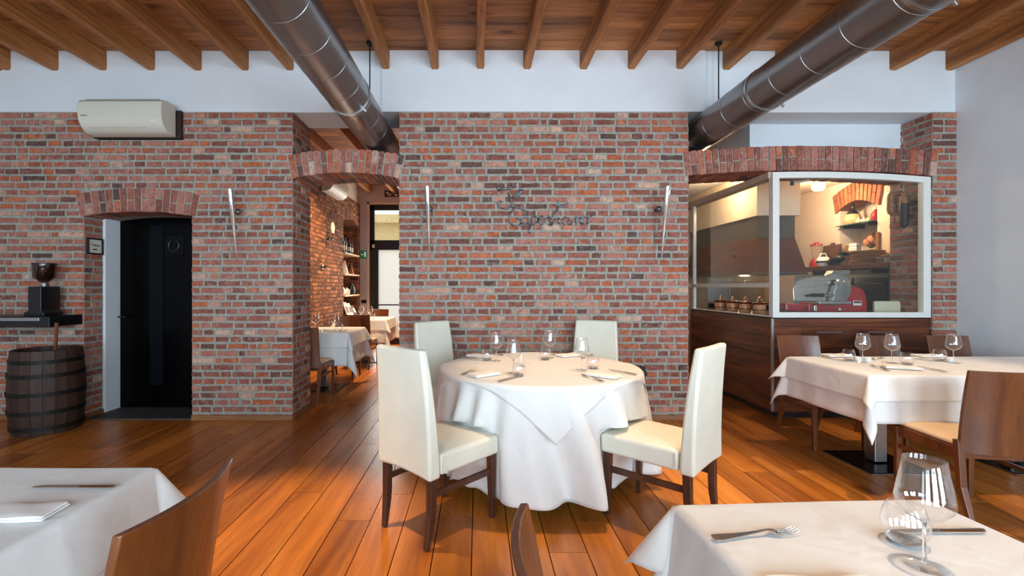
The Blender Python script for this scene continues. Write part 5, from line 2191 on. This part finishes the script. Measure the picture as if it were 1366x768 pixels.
def jug(label, loc, rz, group):
    t = thing('terracotta_jug', label, 'jug', loc, rz, group)
    g = Geo()
    g.lathe([(0.001, 0), (0.052, 0), (0.06, 0.012), (0.064, 0.06), (0.061, 0.115), (0.065, 0.128), (0.061, 0.130), (0.056, 0.115), (0.058, 0.06), (0.05, 0.014), (0.001, 0.012)], seg=28)
    g.build('body', M['terracotta'], t, smooth=40)
    g = Geo()
    g.lathe([(0.0645, 0.045), (0.0655, 0.05), (0.0645, 0.055)], seg=28)
    g.lathe([(0.0615, 0.105), (0.064, 0.115), (0.067, 0.128), (0.063, 0.131)], seg=28)
    g.build('glaze_rings', M['darkglaze'], t, smooth=40)
    g = Geo()
    g.tube([(0.056, 0, 0.125), (0.05, 0, 0.165), (0.015, 0, 0.188), (-0.025, 0, 0.176), (-0.052, 0, 0.128)], 0.0065, 8)
    g.build('handle', M['terracotta'], t, smooth=60)
    return t


GJ = 'brown jugs on the counter'
JL = ('brown glazed jug on the counter side, closest to the white corner post', 'brown glazed jug on the counter side, second from the white corner post',
      'brown glazed jug on the counter side, third from the white corner post', 'brown glazed jug on the counter side, farthest from the white corner post')
jg = None
for k, (px, yy) in enumerate(((1013, 5.06), (994, 5.31), (977, 5.55), (961, 5.80))):
    xx = (px - VX) * yy / F
    if jg is None:
        jg = jug(JL[0], (xx, yy, WT), R(35), GJ)
    else:
        copy_tree(jg, (xx, yy, WT), R(35 + 8 * k), JL[k], GJ)

# ================================================================== hood, range and end wall
t = thing('cooker_hood', 'large kitchen hood: cream plaster box over a red-brown panel', 'hood', (3.42, 5.7, 0))
g = Geo()
g.box(0, 0.53, 0, 1.85, 2.17, 2.655)
g.build('plaster_box', M['cream_plaster'], t, bevel=0.004)
g = Geo()
g.box(0.04, 0.49, 0.04, 1.80, 1.90, 2.17)
g.build('metal_band', M['hoodgrey'], t)
g = Geo()
g.hexa([(-0.05, 0.0, 1.47), (0.62, 0.0, 1.47), (0.62, 1.85, 1.47), (-0.05, 1.85, 1.47), (0.03, 0.05, 1.90), (0.50, 0.05, 1.90), (0.50, 1.8, 1.90), (0.03, 1.8, 1.90)])
g.build('canopy', M['hoodred'], t, bevel=0.004)
g = Geo()
g.box(-0.055, 0.625, -0.005, 1.85, 1.445, 1.475)
g.build('canopy_rim', M['hoodgrey'], t, bevel=0.003)
t = thing('hanging_ladle', 'dark ladle hanging on the side of the red-brown kitchen hood', 'ladle', (3.375, 6.1, 1.74))
g = Geo()
g.tube([(-0.005, 0, 0.10), (-0.012, 0, 0.0)], 0.006, 8)
g.build('handle', M['black'], t, smooth=60)
g = Geo()
g.ball((-0.014, 0, -0.03), 0.028, 14, sz=1.3)
g.build('bowl', M['black'], t, smooth=60)
t = thing('cooking_range', 'black cooking range with pans deep in the kitchen, under the hood', 'range', (3.75, 6.75, 0))
g = Geo()
g.box(0, 1.0, 0, 0.82, 0.0, 1.03)
g.build('body', M['black'], t, bevel=0.006)
g = Geo()
g.box(-0.005, 1.005, -0.012, 0.0, 0.93, 0.96)
g.build('front_rail', M['brushed'], t, bevel=0.002)
g = Geo()
g.box(-0.012, 0.0, 0.0, 0.82, 0.93, 0.96)
g.build('side_rail', M['brushed'], t, bevel=0.002)
for k in range(3):
    g = Geo()
    g.lathe([(0.001, 0), (0.11, 0), (0.115, 0.012), (0.001, 0.012)], (0.2 + 0.3 * k, 0.35, 1.03), 20)
    g.build('burner', M['hoop'], t, smooth=40)
t = thing('splashback', 'stainless steel splashback behind the range, under the hood', 'splashback', (4.2, 7.6, 1.0))
for k in range(2):
    g = Geo()
    g.box(-0.46 + 0.36 * k, -0.11 + 0.58 * k * 1.0, -0.02, -0.004, 0.05, 0.47)
    g.build('panel', M['brushed'], t, bevel=0.003)
t = thing('corner_shelf', 'small white bracket shelf with a jar at the far end of the kitchen', 'shelf', (3.16, 7.58, 1.72))
g = Geo()
g.box(-0.09, 0.12, -0.18, 0, 0, 0.02)
g.build('board', M['whitepaint'], t, bevel=0.003)
g = Geo()
g.prism([(-0.16, 0), (0, 0), (0, -0.18)], -0.01, 0.01, 'yz')
g.build('bracket', M['whitepaint'], t)
t = thing('copper_jar', 'copper-coloured jar on the small white bracket shelf', 'jar', (3.14, 7.48, 1.74))
g = Geo()
g.lathe([(0.001, 0), (0.045, 0), (0.05, 0.06), (0.04, 0.11), (0.001, 0.11)], seg=18)
g.build('body', M['terracotta'], t, smooth=40)
g = Geo()
g.lathe([(0.001, 0.11), (0.044, 0.11), (0.044, 0.13), (0.001, 0.133)], seg=18)
g.build('lid', M['darkglaze'], t, smooth=40)
t = thing('hanging_spatula', 'long dark spatula hanging at the far end of the kitchen', 'spatula', (3.30, 7.585, 1.60))
g = Geo()
g.tube([(0, -0.015, 0.0), (0, -0.015, 0.42)], 0.012, 8)
g.build('handle', M['black'], t, smooth=60)
g = Geo()
g.box(-0.03, 0.03, -0.02, -0.012, -0.14, 0.01)
g.build('blade', M['black'], t, bevel=0.003)

# dim sideboard in the gap beside the counter
t = thing('sideboard', 'dark low sideboard in the gap between the middle brick wall and counter', 'sideboard', (2.45, 7.0, 0))
g = Geo()
g.box(-0.42, 0.42, 0, 0.45, 0.02, 0.84)
g.build('body', M['counterwood'], t, bevel=0.004)
g = Geo()
g.box(-0.44, 0.44, -0.02, 0.47, 0.84, 0.87)
g.build('top', M['counterwood'], t, bevel=0.003)
for s in (-1, 1):
    g = Geo()
    g.box(-0.41 if s < 0 else 0.005, -0.005 if s < 0 else 0.41, -0.012, 0.0, 0.06, 0.80)
    d = g.build('door', M['counterside'], t, bevel=0.003)
    g = Geo()
    g.ball((s * 0.04, -0.024, 0.46), 0.014, 10)
    g.build('knob', M['brushed'], d, smooth=60)
for k, (px_, mt, lb) in enumerate(((3.10, 'amber', 'small amber jar on the dark sideboard, nearest the counter'), (2.97, 'bluemetal', 'pale jar on the dark sideboard beside the amber jar'))):
    t = thing('preserve_jar', lb, 'jar', (px_ - 0.32, 7.15, 0.87), 0, 'jars on the sideboard')
    g = Geo()
    g.lathe([(0.001, 0), (0.05, 0), (0.052, 0.1), (0.04, 0.125), (0.001, 0.125)], seg=18)
    g.build('body', M[mt], t, smooth=40)
    g = Geo()
    g.lathe([(0.001, 0.125), (0.043, 0.125), (0.043, 0.145), (0.001, 0.146)], seg=18)
    g.build('lid', M['brushed'], t, smooth=40)

# ================================================================== kitchen right wall: shelf board, units below, niche, things on them
t = thing('wall_ledge', 'long worn wooden ledge along the kitchen wall above black units', 'shelf', (4.43, 5.0, 1.505))
g = Geo()
g.box(-0.02, 0.365, 0.012, 1.55, 0, 0.055)
g.build('board', M['oldwood'], t, bevel=0.005)
for y in (0.3, 1.2):
    g = Geo()
    g.box(0.05, 0.36, y, y + 0.03, -0.05, 0)
    g.build('bracket', M['black'], t)
LZ = 1.56
t = thing('oven_unit', 'black oven unit under the wooden ledge behind the slicer', 'oven', (4.45, 5.03, 0))
g = Geo()
g.box(0.0, 0.345, 0.0, 0.95, 0.0, 1.45)
g.build('body', M['black'], t, bevel=0.005)
for k in range(2):
    g = Geo()
    g.box(-0.012, 0.0, 0.02 + 0.47 * k, 0.46 + 0.47 * k, 0.75, 1.4)
    d = g.build('door', M['blackgloss'], t, bevel=0.003)
    g = Geo()
    g.tube([(-0.03, 0.06 + 0.47 * k, 1.33), (-0.03, 0.42 + 0.47 * k, 1.33)], 0.008, 8)
    g.build('handle', M['hoop'], d, smooth=60)
t = thing('steel_cabinet', 'pale steel cabinet under the ledge, behind the slicer blade', 'cabinet', (4.45, 6.02, 0))
g = Geo()
g.box(0.0, 0.345, 0.0, 0.52, 0.0, 1.45)
g.build('body', M['bluemetal'], t, bevel=0.005)
g = Geo()
g.box(-0.012, 0.0, 0.01, 0.51, 0.1, 1.44)
d = g.build('door', M['bluemetal'], t, bevel=0.004)
g = Geo()
g.box(-0.026, -0.012, 0.04, 0.06, 0.9, 1.2)
g.build('handle', M['brushed'], d, bevel=0.003)

KP = lambda px, X: X * F / (px - VX)          # distance of a wall point from its picture column
# niche shelves
for z, nm in ((2.085, 'upper'), (1.735, 'lower')):
    t = thing('glass_shelf', '%s glass shelf in the kitchen wall niche under the little brick arch' % nm, 'shelf', (KX, 5.88, z), 0, 'glass shelves in the kitchen niche')
    g = Geo()
    g.box(-0.06, 0.27, -0.285, 0.285, 0, 0.012)
    g.build('pane', plain('dark_green_glass', (40, 70, 62), 0.1, var=0.02), t, bevel=0.002)
    for s in (-0.2, 0.2):
        g = Geo()
        g.box(-0.02, 0.25, s - 0.012, s + 0.012, -0.03, 0)
        g.build('support', M['black'], t)
t = thing('straw_flask', 'round straw-covered flask on the upper glass shelf', 'flask', (KX + 0.05, 6.02, 2.097))
g = Geo()
g.lathe([(0.001, 0), (0.06, 0), (0.085, 0.03), (0.092, 0.075), (0.08, 0.12), (0.07, 0.135), (0.001, 0.135)], seg=22)
g.build('straw_basket', M['beige'], t, smooth=50)
g = Geo()
g.lathe([(0.071, 0.135), (0.055, 0.165), (0.022, 0.195), (0.016, 0.21), (0.015, 0.27), (0.017, 0.272), (0.017, 0.28), (0.001, 0.28)], seg=18)
g.build('bottle_neck', M['bottle'], t, smooth=50)
for k, (y, r_, lb) in enumerate(((5.90, 0.04, 'garlic bulb on the upper glass shelf, beside the straw flask'), (5.82, 0.036, 'garlic bulb on the upper glass shelf, in the middle'), (5.75, 0.034, 'garlic bulb on the upper glass shelf, towards the red bottle'))):
    t = thing('garlic_bulb', lb, 'garlic', (KX + 0.03, y, 2.097), 0, 'garlic bulbs on the glass shelf')
    g = Geo()
    g.lathe([(0.001, 0), (r_ * 0.7, 0.002), (r_, r_ * 0.6), (r_ * 0.8, r_ * 1.2), (r_ * 0.25, r_ * 1.7), (r_ * 0.12, r_ * 2.2), (0.001, r_ * 2.2)], seg=14)
    g.build('bulb', M['garlic'], t, smooth=60)
    g = Geo()
    g.tube([(0, 0, r_ * 2.1), (0.004, 0.006, r_ * 2.7)], 0.005, 6)
    g.build('stalk', M['string'], t, smooth=60)
t = thing('red_bottle', 'red bottle with a pale stopper at the near end of the upper glass shelf', 'bottle', (KX + 0.03, 5.65, 2.097))
g = Geo()
g.lathe([(0.001, 0), (0.042, 0), (0.044, 0.05), (0.04, 0.1), (0.02, 0.125), (0.016, 0.14), (0.001, 0.14)], seg=18)
g.build('body', M['redglass'], t, smooth=50)
g = Geo()
g.lathe([(0.001, 0.14), (0.02, 0.14), (0.02, 0.165), (0.001, 0.168)], seg=14)
g.build('stopper', M['garlic'], t, smooth=50)
t = thing('honey_jar', 'small amber jar on the lower glass shelf', 'jar', (KX + 0.04, 6.05, 1.747))
g = Geo()
g.lathe([(0.001, 0), (0.05, 0), (0.052, 0.07), (0.04, 0.09), (0.001, 0.09)], seg=18)
g.build('body', M['wicker'], t, smooth=40)
g = Geo()
g.lathe([(0.001, 0.09), (0.044, 0.09), (0.044, 0.11), (0.001, 0.112)], seg=18)
g.build('lid', M['beige'], t, smooth=40)
j2 = copy_tree(jg, (KX + 0.02, 5.76, 1.815), R(60), 'brown jug lying tilted on the lower glass shelf in the kitchen niche', None)
j2['category'] = 'jug'
if 'group' in j2:
    del j2['group']
j2.rotation_euler = (R(50), R(10), R(20))
j2.scale = (1.1, 1.1, 1.1)
t = thing('folded_towel', 'small white cloth on the lower glass shelf beside the tilted jug', 'towel', (KX - 0.0, 5.925, 1.747), R(20))
g = Geo()
g.box(-0.05, 0.05, -0.05, 0.05, 0.0, 0.055)
g.build('lower_fold', M['napkin'], t, bevel=0.012, bseg=3)
g = Geo()
g.box(-0.045, 0.045, -0.045, 0.048, 0.055, 0.10)
g.build('upper_fold', M['napkin'], t, bevel=0.012, bseg=3)

# on the ledge
yb_ = KP(1089, 4.58)
t = thing('blender', 'blender with red base and clear jug on the wooden kitchen ledge', 'blender', (4.58, yb_, LZ))
g = Geo()
g.lathe([(0.001, 0), (0.085, 0), (0.08, 0.04), (0.055, 0.11), (0.05, 0.115), (0.001, 0.115)], seg=22)
g.build('base', M['red'], t, smooth=40)
g = Geo()
g.lathe([(0.045, 0.116), (0.05, 0.13), (0.068, 0.29), (0.066, 0.29), (0.047, 0.132), (0.042, 0.12)], seg=22)
g.build('jug', M['glass'], t, smooth=50)
g = Geo()
g.lathe([(0.001, 0.29), (0.071, 0.29), (0.071, 0.31), (0.03, 0.318), (0.03, 0.335), (0.001, 0.335)], seg=22)
g.build('lid', M['red'], t, smooth=40)
g = Geo()
g.tube([(0.06, 0, 0.27), (0.115, 0, 0.26), (0.11, 0, 0.17), (0.05, 0, 0.15)], 0.009, 8)
g.build('handle', M['pane'], t, smooth=60)
t = thing('striped_pot', 'white tilted pot with dark stripes on the ledge beside the blender', 'pot', (4.52, KP(1098, 4.52), LZ))
g = Geo()
g.lathe([(0.001, 0), (0.05, 0), (0.078, 0.04), (0.08, 0.08), (0.06, 0.12), (0.05, 0.125), (0.045, 0.12), (0.001, 0.10)], seg=22)
g.build('body', M['porcelain'], t, smooth=50)
g = Geo()
g.lathe([(0.0785, 0.048), (0.081, 0.055), (0.0805, 0.07), (0.079, 0.073)], seg=22)
g.build('stripe', M['black'], t, smooth=50)
g = Geo()
g.tube([(-0.055, 0, 0.115), (-0.03, 0, 0.17), (0.03, 0, 0.17), (0.055, 0, 0.115)], 0.007, 8)
g.build('handle', M['porcelain'], t, smooth=60)
t = thing('wooden_board', 'worn wooden cutting board leaning on the kitchen wall behind the pot', 'cutting board', (4.72, KP(1107, 4.74), LZ))
g = Geo()
g.hexa([(0.0, -0.16, 0), (0.03, -0.16, 0), (0.03, 0.16, 0), (0.0, 0.16, 0), (0.04, -0.15, 0.30), (0.07, -0.15, 0.30), (0.07, 0.15, 0.30), (0.04, 0.15, 0.30)])
g.build('board', M['oldwood'], t, bevel=0.006)
g = Geo()
g.hexa([(0.04, -0.03, 0.30), (0.07, -0.03, 0.30), (0.07, 0.03, 0.30), (0.04, 0.03, 0.30), (0.05, -0.022, 0.33), (0.075, -0.022, 0.33), (0.075, 0.022, 0.33), (0.05, 0.022, 0.33)])
g.build('grip', M['oldwood'], t, bevel=0.006)
t = thing('black_beret', 'soft black cap lying on the wooden kitchen ledge', 'cap', (4.51, 5.86, LZ))
g = Geo()


def cap(u, v):
    a = 2 * PI * u
    r_ = 0.120 * math.sin(PI * v) ** 0.7
    return (0.62 * r_ * math.cos(a), r_ * math.sin(a), 0.045 - 0.045 * math.cos(PI * v) * (1 if v < 0.5 else 1.0) - 0.25 * r_ * math.sin(a))


g.grid(cap, 28, 14)
o = g.build('crown', M['black'], t, weld=True, smooth=70)
o.location.z = 0.022
g = Geo()
g.tube([(0.085 * 0.62 * math.cos(a), 0.085 * math.sin(a), 0.008) for a in [2 * PI * k / 20 for k in range(20)]], 0.008, 8, closed=True)
g.build('band', M['navy'], t, smooth=60)
GP = 'wooden serving boards stacked on the ledge'
rr = random.Random(9)
yw = 5.50
t0 = None
for k in range(7):
    lb = 'round wooden serving board stacked on the kitchen ledge, ' + ('bottom one', 'second from the bottom', 'third from the bottom', 'middle one', 'third from the top', 'second from the top', 'top one')[k]
    if t0 is None:
        t0 = thing('serving_board', lb, 'serving board', (4.60, yw, LZ), 0, GP)
        g = Geo()
        g.lathe([(0.001, 0), (0.165, 0), (0.172, 0.006), (0.172, 0.017), (0.165, 0.0225), (0.15, 0.0205), (0.001, 0.0205)], seg=32)
        g.build('plate', M['wicker'], t0, smooth=40)
        g = Geo()
        g.box(-0.02, 0.02, 0.165, 0.20, 0.004, 0.018)
        g.build('grip', M['wicker'], t0, bevel=0.004)
    else:
        copy_tree(t0, (4.60 + rr.uniform(-.006, .006), yw + rr.uniform(-.01, .01), LZ + 0.0232 * k), rr.uniform(0, 6), lb, GP)
yw2 = 5.185
for k in range(4):
    copy_tree(t0, (4.62, yw2 + 0.005 * k, LZ + 0.0232 * k * 1.0), 2.0 + k, 'small round wooden board in the stack at the near end of the ledge, ' + ('bottom', 'second', 'third', 'top')[k], 'small boards at the near end').scale = (0.5, 0.5, 1.0)
t = thing('steel_box', 'little steel box at the near end of the wooden ledge', 'box', (4.45, 5.09, LZ))
g = Geo()
g.box(-0.035, 0.06, -0.045, 0.075, 0, 0.05)
g.build('body', M['brushed'], t, bevel=0.003)
g = Geo()
g.box(-0.037, 0.062, -0.047, 0.077, 0.05, 0.058)
g.build('lid', M['brushed'], t, bevel=0.002)
t = thing('wooden_paddle', 'narrow upright piece of wood on the wall beside the kitchen niche', 'paddle', (KX, KP(1173, KX), 1.82))
g = Geo()
g.box(-0.03, -0.003, -0.022, 0.022, -0.10, 0.13)
g.build('shaft', M['wicker'], t, bevel=0.004)
g = Geo()
g.box(-0.026, -0.006, -0.03, 0.03, -0.16, -0.10)
g.build('tip', M['wicker'], t, bevel=0.004)

# sausages hanging on the inside of the pier
for (px, zt_, zb_, r_, mt, lb, yy) in ((1195, 2.37, 2.05, 0.042, 'salami', 'small pale sausage tied with string, hanging inside the kitchen pier', 4.92),
                                       (1214, 2.37, 1.90, 0.040, 'darksalami', 'long dark sausage tied with string, hanging inside the kitchen pier', 4.775)):
    t = thing('hanging_salami', lb, 'sausage', (K1 - 0.055, yy, zt_), 0, 'sausages on the kitchen pier')
    L = zt_ - zb_
    g = Geo()
    g.lathe([(0.004, -L), (r_ * 0.7, -L + 0.02), (r_, -L + 0.06), (r_ * 0.95, -L * 0.45), (r_ * 0.75, -L * 0.3), (0.006, -L * 0.22)][::1], seg=14)
    g.build('sausage', M[mt], t, smooth=60)
    g = Geo()
    g.lathe([(r_ * 0.98, -L * 0.46), (r_ * 0.9, -L * 0.36), (r_ * 0.6, -L * 0.25), (0.012, -L * 0.2)], seg=14)
    g.build('pale_end', M['salami'], t, smooth=60)
    g = Geo()
    g.tube([(0, 0, -L * 0.22), (0.0, 0.01, -0.04), (0.045, 0.0, 0.0)], 0.0045, 6)
    g.tube([(0, 0, -L * 0.2), (-0.03, 0.03, -0.05), (-0.01, 0.03, 0.0), (0.02, 0.01, -0.03)], 0.004, 6)
    g.build('string', M['string'], t, smooth=60)

# lit globe lamp under the arch
t = thing('globe_lamp', 'lit frosted ceiling lamp glowing inside the kitchen', 'lamp', (4.28, 5.85, 0.205))
g = Geo()
g.lathe([(0.001, 2.452), (0.05, 2.452), (0.055, 2.42), (0.03, 2.398), (0.001, 2.398)], seg=20)
g.build('ceiling_mount', M['brushed'], t, smooth=40)
g = Geo()
g.lathe([(0.04, 2.398), (0.068, 2.385), (0.073, 2.36), (0.07, 2.33), (0.05, 2.306), (0.001, 2.300)], seg=24)
g.build('shade', M['globe'], t, smooth=60)
t = thing('track_rail', 'short white spotlight rail beside the globe lamp in the kitchen', 'light rail', (3.42, 4.9, 2.40))
g = Geo()
g.bar((-0.1, 0.02, -0.005), (0.07, 0.0, 0.02), 0.022)
g.build('rail', M['whitepaint'], t, bevel=0.003)
g = Geo()
g.lathe([(0.001, -0.02), (0.02, -0.02), (0.022, 0.02), (0.001, 0.02)], (-0.1, 0.02, -0.01), 14)
g.build('spot_head', M['black'], t, smooth=40)
# ================================================================== light and camera
def area(name, loc, rot, sx, sy, power, color):
    L = bpy.data.lights.new(name, 'AREA')
    L.shape = 'RECTANGLE'
    L.size, L.size_y = sx, sy
    L.energy = power
    L.color = color
    o = bpy.data.objects.new(name, L)
    COL.objects.link(o)
    o.location = loc
    o.rotation_euler = rot
    return o


def spot(name, loc, target, power, angle, blend, color, rad=0.04):
    L = bpy.data.lights.new(name, 'SPOT')
    L.energy = power
    L.spot_size = R(angle)
    L.spot_blend = blend
    L.color = color
    L.shadow_soft_size = rad
    o = bpy.data.objects.new(name, L)
    COL.objects.link(o)
    o.location = loc
    o.rotation_euler = (Vector(target) - Vector(loc)).to_track_quat('-Z', 'Y').to_euler()
    return o


def point(name, loc, power, color, rad=0.05):
    L = bpy.data.lights.new(name, 'POINT')
    L.energy = power
    L.color = color
    L.shadow_soft_size = rad
    o = bpy.data.objects.new(name, L)
    COL.objects.link(o)
    o.location = loc
    return o


DAY = (0.62, 0.835, 1.0)
WARM = (1.0, 0.70, 0.42)
for k, (a, b) in enumerate(WINS):
    for s in (0, 1):
        w = (b - a) / 2 - 0.12
        area('window_daylight', (a + (b - a) * (0.25 + 0.5 * s), -3.10, (WZ0 + WZ1) / 2), (R(90), 0, 0), w, WZ1 - WZ0 - 0.2, (26, 74, 84, 125)[k], DAY)  # first pair is fill light from the added left window
spot('ceiling_spot_table', (1.0, 2.95, 3.35), (0.85, 3.1, 0.75), 290, 50, 0.6, WARM)
spot('ceiling_spot_right_table', (2.75, 2.75, 3.35), (2.7, 3.1, 0.7), 210, 56, 0.6, WARM)
spot('ceiling_spot_front', (1.0, 0.9, 3.35), (0.95, 0.9, 0.75), 150, 44, 0.7, WARM)
spot('ceiling_spot_floor', (-1.6, 2.45, 3.35), (-1.08, 2.3, 0.0), 520, 38, 0.7, WARM)
spot('ceiling_spot_kitchen_side', (1.9, 2.5, 3.35), (1.9, 2.5, 0.0), 130, 48, 0.8, WARM)
spot('far_room_spot', (-1.3, 6.9, 3.3), (-2.4, 7.4, 1.0), 420, 95, 0.7, WARM)
spot('far_room_spot_table', (-1.4, 8.2, 3.3), (-1.9, 8.6, 0.7), 220, 80, 0.7, WARM)
area('street_daylight', (-1.85, 10.44, 1.6), (R(-90), 0, 0), 1.0, 2.6, 55, (1.0, 0.96, 0.90))
point('kitchen_lamp_light', (4.28, 5.82, 2.44), 42, (1.0, 0.76, 0.50), 0.05)
point('kitchen_hood_light', (3.08, 6.05, 2.52), 22, (1.0, 0.74, 0.42), 0.05)

point('hood_lamp_light', (3.72, 6.5, 1.40), 7, (1.0, 0.72, 0.42), 0.06)

W = bpy.data.worlds.new('daylight')
scene.world = W
W.use_nodes = True
bg = W.node_tree.nodes['Background']
bg.inputs['Color'].default_value = (0.93, 0.97, 1.0, 1)
bg.inputs['Strength'].default_value = 1.6

cam = bpy.data.cameras.new('camera')
cam.sensor_width = 36.0
cam.sensor_fit = 'HORIZONTAL'
cam.lens = F / 1366 * 36.0
cam.shift_x = (683 - VX) / 1366
cam.shift_y = (VY - 384) / 1366
cam.clip_start = 0.05
co = bpy.data.objects.new('camera', cam)
COL.objects.link(co)
co.location = (0, 0, HC)
co.rotation_euler = (R(90), 0, 0)
scene.camera = co
vs = scene.view_settings
vs.view_transform = 'Standard'
vs.look = 'None'
vs.exposure = 0.0
vs.gamma = 1.0
vs.use_curve_mapping = False
scene.cycles.max_bounces = 10
scene.cycles.transparent_max_bounces = 24
scene.cycles.glossy_bounces = 5
scene.cycles.caustics_reflective = False
scene.cycles.caustics_refractive = False
scene.cycles.sample_clamp_indirect = 6.0
scene.cycles.use_denoising = True
